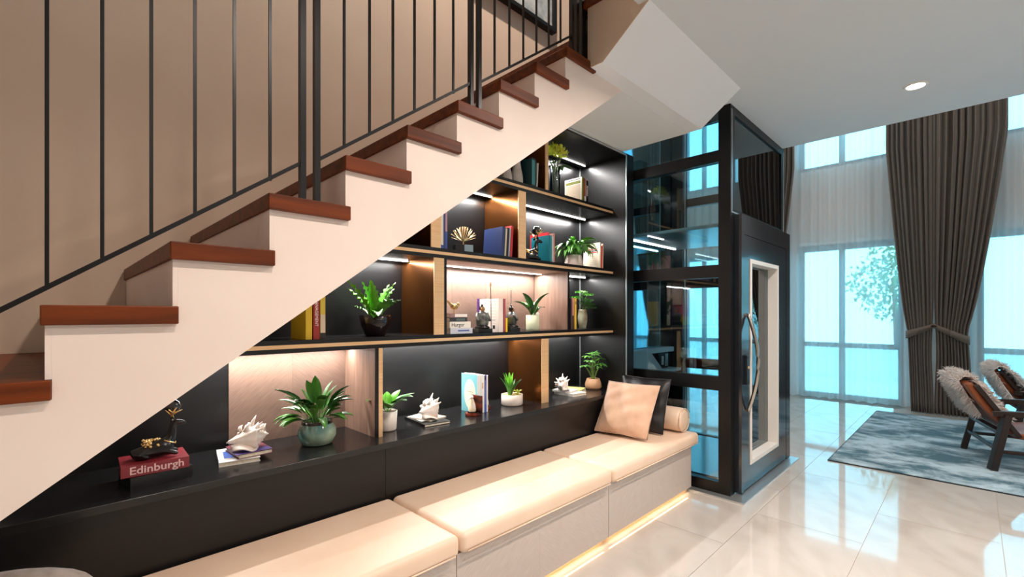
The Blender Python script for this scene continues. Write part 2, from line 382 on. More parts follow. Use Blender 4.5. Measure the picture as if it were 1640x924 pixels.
# back panels
def backpoly(name, m, x0, x1, z0, z1, y=YB):
    p = [(x0, z0), (x1, z0), (x1, min(z1, zsof(x1)-.01))]
    xc = xcut(z1)+.015
    if xc > x0:
        if xc < x1: p.append((xc, z1))
        p.append((x0, max(z0+.001, zsof(x0)-.01)))
    else: p.append((x0, z1))
    return MB().prism(p, y-YB, y-YB+.03).build(name, m, bk)
backpoly('back_panel', black, -.33, .618, ZL, Z2-TH)
backpoly('back_panel', black, 1.214, XS, ZL, Z2-TH)
backpoly('back_panel', black, .30, 1.6, Z2-TH, Z3-TH); backpoly('back_panel', black, 2.86, XS, Z2-TH, Z3-TH)
backpoly('back_panel', black, 1.02, XS, Z3-TH, Z4-TH); backpoly('back_panel', black, 1.78, XS, Z4-TH, ZT-.012)
tag(backpoly('veneer_panel', veneerA, .618, .919, ZL, Z2-TH, YB-.004), 'brown chevron wood veneer back panel')
tag(backpoly('veneer_panel', veneerB, .9195, 1.214, ZL, Z2-TH, YB-.004), 'brown chevron wood veneer back panel')
for a, b, m in ((1.684,2.0,veneerA), (2.0,2.32,veneerB), (2.32,2.545,veneerA), (2.545,2.86,veneerB)):
    backpoly('veneer_panel', m, a+.0007, b-.0007, Z2-TH, Z3-TH)
# side, top
bp('side_panel', black, XS, LX0-.02, YL, YW-.01, 0, ZT-.001)
bp('top_panel', black, xcut(ZT)+.04, XS, YL+.004, YW-.06, ZT-.03, ZT-.001)
bp('side_trim', alu, XS-.001, XS+.012, YL-.006, YL, .45, ZT-.012)
bp('top_trim', alu, xcut(ZT)+.07, XS+.012, YL-.006, YL+.003, ZT-.024, ZT-.012)
# shelves: black board, gold strip let into the front edge
for z, nm in ((Z2,'lower'), (Z3,'middle'), (Z4,'upper')):
    x0 = xcut(z-TH)+.02
    s = MB().prism([(x0, z-TH), (XS, z-TH), (XS, z+TH), (xcut(z+TH)+.02, z+TH)], YS+.004-YB, 0).build('shelf', ledgem, bk)
    for a, b, m, n_ in ((z-TH, z-.009, black, 'front_edge'), (z-.009, z+.009, gold, 'gold_strip'), (z+.009, z+TH, black, 'front_edge')):
        MB().box(x0+.03, XS, YS-YB, YS+.004-YB, a, b).build(n_, m, s)
# dividers
def divider(x0, x1, z0, z1, face, edge=gold, xb=None, bl=0):
    d = bp('divider', black, x0+.004, x1, YS+.006, YB-.004, z0, z1)
    bp('side_face', face, x0, x0+.004, YS+.006, YB-.004, z0, z1, d)
    if bl > 0: bp('front_edge', black, x0, x0+bl, YS, YS+.006, z0, z1, d); bp('gold_strip', edge, x0+bl, x1, YS, YS+.006, z0, z1, d)
    elif bl < 0: bp('gold_strip', edge, x0, x1+bl, YS, YS+.006, z0, z1, d); bp('front_edge', black, x1+bl, x1, YS, YS+.006, z0, z1, d)
    else: bp('gold_strip', edge, x0, x1, YS, YS+.006, z0, z1, d)
    return d
divider(1.214, 1.2575, ZL, Z2-TH, veneerV, bl=.02)
divider(2.552, 2.628, ZL, Z2-TH, bronze)
divider(1.592, 1.684, Z2+TH, Z3-TH, bronze, bl=-.02)
divider(2.86, 2.88, Z2+TH, Z3-TH, veneerV, edge=black)
divider(2.305, 2.38, Z3+TH, Z4-TH, bronze)
divider(1.57, 1.64, Z3+TH, min(Z4-TH, zsof(1.57)-.01), bronze)
divider(2.592, 2.624, Z4+TH, ZT-.03, bronze)
bp('niche_lining', veneerV, 1.684, 2.86, YS+.01, YB-.004, Z3-TH-.006, Z3-TH)
bp('niche_lining', veneerV, 1.684, 1.690, YS+.01, YB-.004, Z2+TH, Z3-TH-.006)
# ledge
lt = bp('ledge_top', ledgem, -.34, XS, YL, YB, ZL-.03, ZL, bevel=.0015)
for a, b in ((-1.0, 1.203), (1.205, XS)):
    bp('ledge_front', black, a, b, YL+.004, YL+.03, .02, ZL-.031)
bp('corner_trim', alu, XS-.004, XS, YB-.006, YB, ZL, ZT-.03)
# led strips under the shelves
def strip(x0, x1, z, p, y=2.512, m=led):
    MB().box(x0, x1, y-.004-YB, y+.004-YB, z-.006, z).build('led_strip', m, bk)
    area('led_strip_light', ((x0+x1)/2, y, z-.012), x1-x0, p*(x1-x0), (1.0,.97,.94), size_y=.012)
strip(.40, 1.205, Z2-TH, 10); strip(1.27, 2.54, Z2-TH, 14); strip(2.64, 3.46, Z2-TH, 9)
strip(1.08, 1.585, Z3-TH, 16); strip(1.70, 2.85, Z3-TH-.006, 14); strip(2.89, 3.46, Z3-TH, 14)
strip(1.70, 2.30, Z4-TH, 18); strip(2.39, 3.46, Z4-TH, 18)
strip(2.64, 3.46, ZT-.03, 16)
# ------------------------------------------------------------------ bench
BY0, BZ = 1.56, .375
units = [(2.39,3.55), (1.226,2.388), (.062,1.224), (-.62,.060)]
bl = ['closest to the lift', 'second from the lift', 'third from the lift', 'at the far left end']
for (a, b), s in zip(units, bl):
    c = thing('bench_cabinet', 'grey wood veneer bench base on a gold plinth '+s, 'cabinet', ((a+b)/2, BY0, 0), 0, 'bench cabinets'); h = (b-a)/2
    MB().box(-h, h, .03, YL-BY0-.002, .0505, BZ-.002).build('body', benchA, c)
    q = .46*h*2-h
    MB().box(-h+.001, q, 0, .03, .045, BZ-.004).build('front_panel', benchA, c)
    MB().box(q+.0006, h-.001, 0, .03, .045, BZ-.004).build('front_panel', benchB, c)
    MB().box(-h, h, .035, .045, 0, .05).build('gold_plinth', gold, c)
    MB().box(-h+.01, h-.01, .05, .09, 0, .05).build('plinth', black, c)
    MB().box(-h+.01, h-.01, .012, .020, .040, .0445).build('led_strip', mat('warm_led', (255,220,170), .5, emit=(255,214,150), es=1.2), c)
    area('plinth_light', ((a+b)/2, BY0+.016, .038), h*1.9, .8*h, (1.0,.74,.45), size_y=.012)
def cushion(name, sx, sy, sz, nx_=26, ny=16, crown=.012, r=.03):
    """soft box: superellipse section with crowned top"""
    def P(u, v):
        x = (u*2-1); y = (v*2-1)
        return x, y
    b = MB()
    N1, N2 = nx_, 20
    vs = []
    for i in range(N1+1):
        x = -1+2*i/N1
        ex = (1-abs(x)**14)**(1/6) if abs(x) < 1 else 0
        for j in range(N2):
            a = 2*pi*j/N2+pi/4*0
            ca, sa = cos(a), sin(a); e = .22
            yy = math.copysign(abs(ca)**e, ca); zz = math.copysign(abs(sa)**e, sa)
            k = .93+.07*ex
            top = crown*(1-yy*yy)*ex if sa > 0 else 0
            vs.append((x*sx/2, yy*sy/2*k, zz*sz/2*(.7+.3*ex)+top+sz/2))
    fs = []
    for i in range(N1):
        for j in range(N2):
            k = (j+1)%N2; fs.append((i*N2+j, i*N2+k, (i+1)*N2+k, (i+1)*N2+j))
    fs.append(tuple(range(N2-1,-1,-1))); fs.append(tuple(N1*N2+j for j in range(N2)))
    b.add(vs, fs); return b
cl2 = ['closest to the lift', 'in the middle of the bench', 'at the front of the photo', 'at the far left end']
for (a, b), s in zip(units, cl2):
    if b > 3.5: b += .07
    d = YL-(BY0-.035)-.006
    t = thing('seat_cushion', 'peach leather bench seat cushion '+s, 'cushion', ((a+b)/2, BY0-.035+d/2, BZ), 0, 'bench seat cushions')
    w_ = b-a-.006
    MB().box(-w_/2, w_/2, -d/2, d/2, 0, .092).build('pad', leather, t, bevel=.028, seg=5, smooth=True)
    pip = MB()
    for z in (.012,): pip.tube([(-w_/2+.03,-d/2-.001,z),(w_/2-.03,-d/2-.001,z)], .004, 6)
    pip.build('piping', leather, t, smooth=True)
# pillow
def pillow(name, label, m, loc, rot, W=.45, H=.45, T=.14, pinch=.06):
    t = thing(name, label, 'pillow', loc); t.rotation_euler = rot
    b = MB(); n_ = 22
    for sgn in (1, -1):
        def fn(u, v):
            x, y = u*2-1, v*2-1
            px = x*(1-pinch*(1-x*x)*0-pinch*(1-y*y)*0.0-.05*(1-y*y)) ; py = y*(1-.05*(1-x*x))
            th = (max(0,1-abs(x)**2.2)*max(0,1-abs(y)**2.2))**.5
            wob = .008*sin(7*x+3*y)*th+.005*sin(11*y-5*x)*th
            return (px*W/2, sgn*(T/2*th+wob+.002), py*H/2+H/2)
        b.grid((lambda u, v, f=fn: f(u, v)) if sgn < 0 else (lambda u, v, f=fn: f(1-u, v)), n_, n_)
    b.build('cover', m, t, smooth=True)
    sm = MB(); e = [(-W/2,0,0),(-W/2*.95,0,H/2),(-W/2,0,H),(0,0,H*.975),(W/2,0,H),(W/2*.95,0,H/2),(W/2,0,0),(0,0,H*.025),(-W/2,0,0)]
    sm.tube(e, .005, 6).build('seam', m, t, smooth=True)
    return t
zc = BZ+.094
pillow('throw_pillow', 'peach suede square pillow in front of the black one on the bench', velvet, (3.03, 1.88, zc+.02), (radians(-33), radians(0), radians(-85)), .43, .43, .15)
pillow('throw_pillow', 'black leather square pillow behind the peach one on the bench', blackleather, (3.29, 1.885, zc+.012), (radians(-20), 0, radians(-88)), .43, .43, .12)
t = thing('bolster', 'peach leather cylinder bolster at the lift end of the bench', 'bolster', (3.525, 1.60, zc+.095))
prf = [(.0,0),(.06,.0),(.082,.008),(.094,.03)]+[(.094,z) for z in (.1,.25,.4)]+[(.094,.47),(.082,.492),(.06,.5),(0,.5)]
MB().lathe(prf, 28, Matrix.Rotation(-pi/2,4,'X'), cap=False).build('cover', leather, t, smooth=True)
MB().tube([(.09*cos(q),.006,.09*sin(q)) for q in [i*pi/14 for i in range(29)]], .004, 6).build('piping', leather, t, smooth=True)
t = thing('round_cushion', 'grey round cushion at the bottom left corner', 'cushion', (-.20, 1.82, zc))
MB().ball((0,0,.125),(.30,.11,.125),28,16).build('cover', greyfab, t, smooth=True)
MB().ball((0,-.105,.13),(.015,.008,.015),10,6).build('button', greyfab, t, smooth=True)
# ------------------------------------------------------------------ lift
lf = thing('home_lift', 'black framed glass home lift beside the bench', 'lift', (LX0, LY0, 0))
def lp(name, m, x0, x1, y0, y1, z0, z1, parent=None, bevel=0):
    return MB().box(x0-LX0, x1-LX0, y0-LY0, y1-LY0, z0, z1).build(name, m, parent or lf, bevel=bevel)
c_ = .09
for x0, y0, x1, y1 in ((LX0,LY0,LX0+c_,LY0+c_), (LX1-c_,LY0,LX1,LY0+c_), (LX0,LY1-c_,LX0+c_,LY1), (LX1-c_,LY1-c_,LX1,LY1)):
    lp('corner_post', blackm, x0, x1, y0, y1, .01, ZC-.004 if y0 < 2 and x0 < 4.9 else 5.5)
for z, hh in ((.05,.09), (.86,.11), (1.735,.10), (2.63,.09), (3.5,.1), (5.4,.1)):
    lp('side_rail', blackm, LX0+.01, LX0+.07, LY0+c_, LY1-c_, z-hh/2, z+hh/2)
    lp('side_rail', blackm, LX1-.07, LX1-.01, LY0+c_, LY1-c_, z-hh/2, z+hh/2)
zz = [.095,.805,.915,1.685,1.785,2.585,2.675,3.45]
for a, b in zip(zz[::2], zz[1::2]):
    lp('glass_pane', paneg, LX0+.035, LX0+.043, LY0+c_, LY1-c_, a, b)
    lp('glass_pane', paneg, LX1-.043, LX1-.035, LY0+c_, LY1-c_, a, b)
lp('back_wall', liftmirror, LX0+c_, LX1-c_, LY1-.05, LY1-.02, .02, 5.5)
for X, wd in ((LX1-.16,.05),):
    lp('guide_rail', alu, X, X+.012, LY1-.20, LY1-.19, .02, 5.5); lp('mast', blackm, X-.02, X+.09, LY1-.18, LY1-.06, .02, 5.5)
# cabin platform, canopy and control console
lp('platform', darkgloss, LX0+.10, LX1-.14, LY0+.12, LY1-.20, .04, .10)
cab = lp('canopy', mat('canopy_glass', (186,214,220), .15, 0, .6), LX0+.12, LX1-.22, LY0+.14, LY1-.10, 2.10, 2.13, bevel=.01)
lp('canopy_light', led, LX0+.14, LX1-.30, LY1-.16, LY1-.145, 2.092, 2.099, cab)
con = lp('console', mat('console_white', (214,226,232), .3), LX0+.14, LX1-.30, LY1-.14, LY1-.06, 1.00, 1.05, bevel=.006)
lp('console_shelf', MATS['console_white'], LX0+.14, LX1-.30, LY1-.22, LY1-.06, .80, .83, con, bevel=.004)
MB().prism([(0,0),(.62,0),(.40,.17),(0,.17)], 0, .05).build('console_panel', MATS['console_white'], con, (.24, LY1-.13-LY0, .83))
MB().box(0,.22,0,.05,0,.17).build('intercom', blackm, con, (.80, LY1-.12-LY0, .83), bevel=.01)
MB().box(0,.06,-.006,0,.02,.15).build('keypad', alu, con, (.94, LY1-.12-LY0, .83))
MB().box(0,.03,-.012,0,.04,.13).build('handset', MATS['console_white'], con, (.86, LY1-.12-LY0, .83))
# front: upper glass panel and door unit
lp('head_plate', blackm, LX0, LX1, LY0, LY0+c_, ZC-.004, ZC+.10)
up = lp('upper_frame', blackm, LX0+c_, LX1-c_, LY0+.0, LY0+.03, 2.94, ZC-.004)
lp('frame_bar', blackm, LX0+c_, LX1-c_, LY0, LY0+.03, 2.18, 2.21, up)
lp('upper_pane', paneg, LX0+c_, LX1-c_, LY0+.012, LY0+.018, 2.21, 2.94)
lp('upper_trim', alu, LX0+.02, LX0+.032, LY0-.004, LY0, 2.19, ZC-.03); lp('upper_trim', alu, LX0+.02, LX1-.02, LY0-.004, LY0, 2.178, 2.188); lp('upper_trim', alu, LX1-.032, LX1-.02, LY0-.004, LY0, 2.19, ZC-.03)
DY = 1.25
du = lp('door_surround', darkgloss, LX0+.09, LX0+.15, DY, LY0, .02, 2.17)
lp('surround_head', darkgloss, LX0+.15, LX1, DY, LY0, 2.02, 2.17, du); lp('surround_jamb', darkgloss, LX1-.12, LX1, DY, LY0, .02, 2.02, du)
dr = lp('door', darkgloss, LX0+.153, 3.93, DY+.002, DY+.04, .03, 2.017)
lp('door_stile', darkgloss, 4.68, LX1-.123, DY+.002, DY+.04, .03, 2.017, dr); lp('door_rail', darkgloss, 3.93, 4.68, DY+.002, DY+.04, .03, .20, dr); lp('door_rail', darkgloss, 3.93, 4.68, DY+.002, DY+.04, 1.84, 2.017, dr)
wf = MB()
for x0, x1, z0, z1 in ((3.93,3.965,.20,1.84), (4.645,4.68,.20,1.84), (3.965,4.645,.20,.235), (3.965,4.645,1.805,1.84)):
    wf.box(x0-LX0, x1-LX0, DY-.006-LY0, DY+.10-LY0, z0, z1)
wf.build('window_frame', creamframe, dr, bevel=.003)
lp('window_pane', glass('door_glass', (.75,.86,.9), .6), 3.965, 4.645, DY+.075, DY+.081, .235, 1.805, dr)
hb = MB(); P = []
for i in range(25):
    s = i/24; P.append((3.852-LX0, DY-.008-.075*sin(pi*s)**.9-LY0, .64+.76*s))
hb.tube(P, .014, 10).build('handle', steel, dr, smooth=True)
for z in (.645, 1.395): MB().tube([(3.852-LX0, DY+.004-LY0, z),(3.852-LX0, DY-.012-LY0, z)], .013, 10).build('handle_mount', steel, dr)
lk = lp('lock_box', mat('lock_black', (22,26,30), .3), 3.80, 3.86, DY-.02, DY, .85, 1.08, dr, bevel=.003)
MB().tube([(3.832-LX0, DY-.024-LY0, .985),(3.832-LX0, DY-.02-LY0, .985)], .012, 12).build('keyhole', gold, lk)
# floor plate around the lift
pl = MB().box(LX0-.07-LX0, LX1+.05-LX0, DY-.07-LY0, LY0-LY0+.01, 0, .012); pl.box(-.07, 0, .01, .62-.0, 0, .012)
pl.build('floor_plate', alu, lf)
# ------------------------------------------------------------------ curtains
def sheer_panel(label, y0, y1, ph, x=8.97):
    n_ = int((y1-y0)*34); rnd = random.Random(ph)
    L_ = y1-y0; xs = [.045*sin(2*pi*7.5*L_*i/(n_*3)+1.1*sin(9*i/(n_*3)+ph))+.02*sin(2*pi*3.1*L_*i/(n_*3)+ph) for i in range(n_*3+1)]
    b = MB()
    b.grid(lambda u, v: (x+xs[round(u*n_*3)]*(.6+.4*v), y0+(y1-y0)*u, .015+.02*abs(sin(u*40))*(1-v)+5.86*v if v > 0 else .015+.02*abs(sin(u*30+ph))), n_*3, 6)
    o = b.build('sheer_curtain', sheer, None, smooth=True); return tag(o, label, 'curtain', 'sheer curtains')
sheer_panel('white sheer curtain between the lift and the tied taupe curtains', .62, 2.32, 1.0)
sheer_panel('white sheer curtain behind the armchairs at the right edge', -1.75, .10, 2.0)
sheer_panel('white sheer curtain seen through the lift glass', 2.5, 4.15, 3.0)
sheer_panel('white sheer curtain at the far right end of the window wall', -4.2, -1.8, 4.0)
def drape(label, yin, yout, yt, yb, nf, ph, ztie=1.17, x=8.70, tie=True, slope=.0):
    """gathered panel: inner edge fixed at yin, outer edge runs yout (top) -> yt (tie) -> yb (floor)"""
    t = thing('curtain', label, 'curtain', (x, yin, .015), 0, 'taupe curtains')
    def edge(z):
        if z > ztie:
            s = min(1, (z-ztie)/2.6); s = s**.75
            return yt+(yout-yt)*s
        s = 1-z/ztie; return yt+(yb-yt)*(s**.8)
    rnd = random.Random(ph); nu = nf*12
    phs = [rnd.uniform(-.5,.5) for _ in range(nf+2)]; am = [rnd.uniform(.6,1.2) for _ in range(nf+2)]
    sg = 1 if yout > yin else -1
    def fn(u, v):
        z = 5.88*v
        e = edge(z); wdt = e-yin
        k = u*nf; i = int(k); f = k-i
        ph_ = phs[i]*(1-f)+phs[i+1]*f; a_ = am[i]*(1-f)+am[i+1]*f
        amp = .065*a_*(1-.45*math.exp(-((z-ztie)/.25)**2))
        x_ = amp*sin(2*pi*k+ph_*2)
        bulge = .05*math.exp(-((z-ztie)/.3)**2)*sin(pi*u)
        y_ = wdt*(u+.018*sin(4*pi*k))+sg*(1-u)*.022*math.exp(-((z-.85)/.45)**2)
        return (x_-bulge, y_, z)
    zs = 48
    MB().grid(fn, nu, zs).build('fabric', curtm, t, smooth=True, solid=.004)
    if tie:
        w_ = yt-yin; b = MB(); ring = []
        m = 28
        for i in range(m+1):
            a = pi*2*i/m; ring.append((-.11*cos(a)*1.0-.0, w_/2+(w_/2+sg*.02)*-sin(a+pi/2)*1.0 if False else w_/2-(w_/2+sg*.02)*sin(a), 0))
        vs = []; 
        for p in ring:
            q = (p[1]/w_) if w_ else 0                      # 0 at the inner hook, 1 at the outer edge
            zz_ = ztie+.05-slope*q-.0
            hh = .03+.05*max(0, min(1, q))
            vs += [(p[0], p[1], zz_-hh), (p[0]*1.04, p[1], zz_+.03)]
        b.add(vs, [(2*i, 2*i+2, 2*i+3, 2*i+1) for i in range(m)])
        b.build('tieback', curtm, t, smooth=True, solid=.006)
        MB().tube([(.05,-sg*.004,ztie+.05),(-.02,-sg*.01,ztie+.055),(-.10,sg*.02,ztie+.05)], .008, 6).build('tieback_hook', blackm, t, smooth=True)
    return t
drape('taupe curtain tied back, left one of the pair beside the rug', .378, .90, .66, .62, 9, 11, slope=.10)
drape('taupe curtain tied back, right one of the pair behind the armchair', .372, -.33, .045, -.02, 10, 12, slope=.16)
drape('taupe curtain beside the lift, mostly hidden by its black frame', 2.75, 2.07, 2.42, 2.35, 9, 13)
tr_ = MB().box(8.66, 8.74, -4.2, 4.2, 5.89, 5.93).box(8.94,9.0,-4.2,4.2,5.89,5.93).build('curtain_track', alu)
tag(tr_, 'pale double curtain track under the high ceiling', 'track')
# ------------------------------------------------------------------ rug
rg = thing('rug', 'teal and grey abstract rug under the armchairs', 'rug', (5.25, -1.5, 0))
MB().box(0, 3.15, 0, 2.47, .001, .014).build('pile', rugm, rg, bevel=.004)
MB().box(-.008, 3.158, -.008, 2.478, .0005, .009).build('border', mat('rug_edge', (38,52,60), .9), rg)
# ------------------------------------------------------------------ armchairs
chw = varied('dark_chair_wood', (30,18,15), (44,26,20), .35, scale=(2,2,14), nscale=3)
tan = varied('tan_leather', (150,78,34), (128,62,26), .38, nscale=6)
furm = mat('sheepskin', (236,226,220), .95, sheen=.5)
def armchair(label, loc, rz, furx):
    """rear legs at (+-.39, 0); faces -Y"""
    c = thing('armchair', label, 'chair', loc, rz, 'sheepskin armchairs')
    def bar(name, p, q, w_, d_, par=None):
        p, q = Vector(p), Vector(q); dv = q-p; L = dv.length
        R = dv.to_track_quat('Z', 'X').to_matrix().to_4x4()
        return MB().box(-w_/2, w_/2, -d_/2, d_/2, 0, L).build(name, chw, par or c, p, bevel=.004, rot=R.to_euler())
    for s in (-1, 1):
        bar('leg', (s*.39, .03, 0), (s*.37, -.07, .50), .05, .07)
        bar('leg', (s*.39, -.62, 0), (s*.37, -.56, .52), .05, .07)
        bar('side_stretcher', (s*.385, .0, .17), (s*.385, -.60, .17), .03, .03)
        bar('arm', (s*.37, .02, .50), (s*.37, -.62, .53), .05, .03)
        bar('back_upright', (s*.33, -.16, .30), (s*.33, .12, .74), .035, .05)
    bar('rear_stretcher', (-.38, .0, .19), (.38, .0, .19), .03, .03)
    bar('seat_rail', (-.37, -.04, .33), (.37, -.04, .33), .03, .06); bar('seat_rail', (-.37, -.58, .38), (.37, -.58, .38), .03, .06)
    def slab(name, m, p0, p1, bulge, th=.05):
        b = MB()
        def fn(u, v):
            p = Vector(p0).lerp(Vector(p1), v); return (-.31+.62*u, p.y+bulge*sin(pi*v)-.01*sin(pi*u), p.z-.03*sin(pi*v) if name == 'seat' else p.z)
        b.grid(fn, 10, 10); return b.build(name, m, c, smooth=True, solid=th, bevel=.012)
    slab('seat', tan, (0,-.60,.40), (0,-.14,.33), 0)
    slab('backrest', tan, (0,-.15,.34), (0,.14,.76), .02)
    # sheepskin thrown over one half of the back
    f = MB(); rnd = random.Random(int(furx*100)); pts = []
    def sp(u, v):                                        # v runs up the back outside, over the top and down the front
        x = furx+(-.27+.54*u)+.02*sin(9*v); s = v*1.0
        if s < .45: k = s/.45; y_, z_ = .03+.16*k, .44+.31*k
        elif s < .6: k = (s-.45)/.15; y_, z_ = .20-.14*k, .74+.06*sin(pi*k)
        else: k = (s-.6)/.4; y_, z_ = .06-.22*k, .74-.33*k
        return (x, y_, z_)
    f.grid(sp, 12, 20); sk = f.build('sheepskin_hide', furm, c, smooth=True, solid=.012)
    h = MB()
    for i in range(9000):
        u, v = rnd.random(), rnd.random(); p = Vector(sp(u, v)); e = .01
        du = Vector(sp(min(1,u+e), v))-Vector(sp(max(0,u-e), v)); dv = Vector(sp(u, min(1,v+e)))-Vector(sp(u, max(0,v-e)))
        nrm = du.cross(dv).normalized()
        if nrm.y < 0 and v < .5: nrm = -nrm
        if v >= .5 and nrm.y > 0 and v > .62: nrm = -nrm
        if .44 < v < .62: nrm = Vector((0, .3, 1)).normalized()
        d = (nrm+Vector((rnd.gauss(0,.5)+(u-.5)*.8, rnd.gauss(0,.5), rnd.gauss(0,.4)-.25))).normalized(); L = rnd.uniform(.035,.075)
        sd = d.cross(Vector((rnd.gauss(0,1), rnd.gauss(0,1), rnd.gauss(0,1)))).normalized()*.004
        mid = p+d*L*.6+Vector((0,0,.002)); tip = p+d*L+Vector((0,0,-.01))
        h.add([p-sd, p+sd, mid+sd*.8, tip, mid-sd*.8], [(0,1,2,3,4)])
    hh = h.build('wool', furm, sk); hh['kind'] = 'stuff'
    return c
armchair('dark wood armchair with white sheepskin standing on the rug, nearest one', (6.30, -.06, .014), radians(14), .14)
armchair('dark wood armchair with sheepskin behind the nearest armchair', (8.0, -.30, .014), radians(8), -.16)
# ------------------------------------------------------------------ books
page = varied('page_edges', (236,226,205), (215,203,180), .8, scale=(1,1,1), nscale=80)
WORDS = dict(title=None)
def bmat(c): return mat('cover_%d_%d_%d' % c, c, .38)
def book(label, loc, w, d, h, col, rz=0, lay=False, lean=0, name='book', spine=None, pages=None, group=None):
    """upright: thickness w on X, spine at -Y, height h; lay=True puts the thickness upright and the height on X"""
    t = thing(name, label, 'book', loc, rz, group); c = .0025
    if lean: t.rotation_euler = (0, lean, rz)
    cm = bmat(col); L = []
    def B(mb, x0, x1, y0, y1, z0, z1):
        if lay: mb.box(z0-h/2, z1-h/2, y0, y1, x0+w/2, x1+w/2)
        else: mb.box(x0, x1, y0, y1, z0, z1)
    m1 = MB(); B(m1, -w/2, -w/2+c, 0, d, 0, h); B(m1, w/2-c, w/2, 0, d, 0, h)
    m1.build('cover', cm, t)
    m3 = MB(); B(m3, -w/2, w/2, -.002, 0, 0, h); m3.build('spine', bmat(spine) if spine else cm, t)
    m2 = MB(); B(m2, -w/2+c, w/2-c, .0, d-.004, .003, h-.003); m2.build('pages', pages or page, t)
    return t
def mark(t, m, x0, x1, y0, y1, z0, z1, name='cover_print'):
    return MB().box(x0, x1, y0, y1, z0, z1).build(name, m, t)
inkw = mat('ink_white', (240,236,230), .6); inkk = mat('ink_black', (28,28,32), .6); inkr = mat('ink_red', (200,50,45), .6)
inkp = mat('ink_purple', (66,48,120), .6); inkg = mat('ink_olive', (122,124,40), .6); inkb = mat('ink_blue', (58,90,170), .6); inkt = mat('ink_tan', (206,186,160), .6); inky = mat('ink_gold', (226,190,90), .5)
ZLs, S2, S3, S4 = ZL, Z2+TH, Z3+TH, Z4+TH
R90 = pi/2
# ledge, left group
t = book('black cloth hardback lying under the red Edinburgh book', (.305, 2.225, ZLs), .045, .17, .20, (18,18,20), rz=radians(8), lay=True, pages=mat('black_pages', (24,22,22), .5))
t = book('dark red hardback lettered Edinburgh under the black deer', (.285, 2.225, ZLs+.046), .042, .17, .21, (140,44,52), rz=radians(-2), lay=True, pages=mat('dark_pages', (70,62,60), .7))
text('lettering', 'Edinburgh', .040, mat('ink_pink', (240,200,196), .5), t, (.004, -.0028, .021), (R90,0,0), sx=1.05, bold=.0006)
# books under the first shell
t = book('white paperback with blue label at the bottom under the left conch shell', (.528, 2.395, ZLs), .019, .155, .235, (238,236,232), rz=radians(-100), lay=True)
mark(t, inkb, -.06,.06, .02,.13, .019,.0194); mark(t, inkp, -.05,.05,-.0026,-.002,.001,.018,'spine_print')
t = book('maroon and violet paperback directly under the left conch shell', (.715, 2.372, ZLs+.0195), .02, .14, .19, (112,52,70), rz=radians(92), lay=True)
mark(t, inkp, -.095,-.03,.0,.148,.02,.0204)
# second shell books
t = book('black magazine at the bottom under the conch shell by the gold divider', (1.545, 2.375, ZLs), .016, .17, .27, (34,34,32), rz=radians(-97), lay=True)
mark(t, inky, -.10,-.06,.02,.12,.016,.0163); mark(t, inkw, -.02,.05,.02,.1,.016,.0163)
book('thin white booklet directly under the conch shell by the gold divider', (1.575, 2.375, ZLs+.0165), .008, .14, .19, (232,222,208), rz=radians(-78), lay=True)
# upright books between the seabird bookends
bx = 2.0
t = book('pale teal paperback with cream oval standing between brown bookends', (bx, 2.31, ZLs), .03, .165, .255, (120,184,192), spine=(236,240,240))
ov = MB(); ov.prism([(.075+.058*cos(q), .12+.10*sin(q)) for q in [i*2*pi/24 for i in range(24)]], -.0155, -.0151, axis='x'); ov.build('cover_print', mat('ink_cream', (238,222,190), .6), t)
for i in range(6): mark(t, inkr if i == 2 else inkt, -.0160,-.0156,.045,.105-.004*i,.10+.017*i,.103+.017*i)
t = book('white paperback standing next to the teal one with oval cover', (bx+.032, 2.31, ZLs), .028, .16, .25, (240,240,238)); mark(t, inkt, -.006,.006,-.0026,-.002,.16,.20,'spine_print')
t = book('slim blue and white paperback beside the right brown bookend', (bx+.0565, 2.31, ZLs), .018, .16, .248, (225,226,236), spine=(96,104,168)); mark(t, inkk, -.005,.005,-.0026,-.002,.215,.24,'spine_print'); mark(t, inkb, -.009,.009,-.0026,-.002,0,.05,'spine_print')
book('thin white paperback last in the teal book row', (bx+.0735, 2.312, ZLs), .013, .16, .245, (238,238,240))
# third shell
t = book('white paperback under the right conch shell', (2.93, 2.34, ZLs), .022, .16, .21, (238,236,230), rz=radians(-95), lay=True)
t = book('yellow-green paperback beside the right conch shell', (3.06, 2.375, ZLs), .028, .15, .19, (206,204,120), rz=radians(-70), lay=True)
t = book('small white booklet on top under the right conch shell', (2.93, 2.36, ZLs+.0225), .014, .13, .17, (242,240,236), rz=radians(-80), lay=True)
# lower shelf, left trio
y_ = 2.262
t = book('mustard yellow hardback at the left of the trio beside the fern', (ux(494.5,y_), y_, S2), .030, .19, .27, (206,172,34))
t = book('red hardback with vertical white lettering beside the fern', (ux(506.5,y_), y_, S2), .029, .18, .265, (150,40,34))
text('lettering', 'MANAGEMENT', .020, inkw, t, (0,-.0026,.13), (R90, R90, 0))
t = book('tan and yellow hardback at the right of the trio beside the fern', (ux(516.8,y_), y_, S2), .025, .18, .255, (204,164,96), spine=(200,176,60))
mark(t, inkk, -.012,.012,-.0026,-.002,0,.03,'spine_print'); mark(t, inkt, -.012,.012,-.0026,-.002,.03,.12,'spine_print')
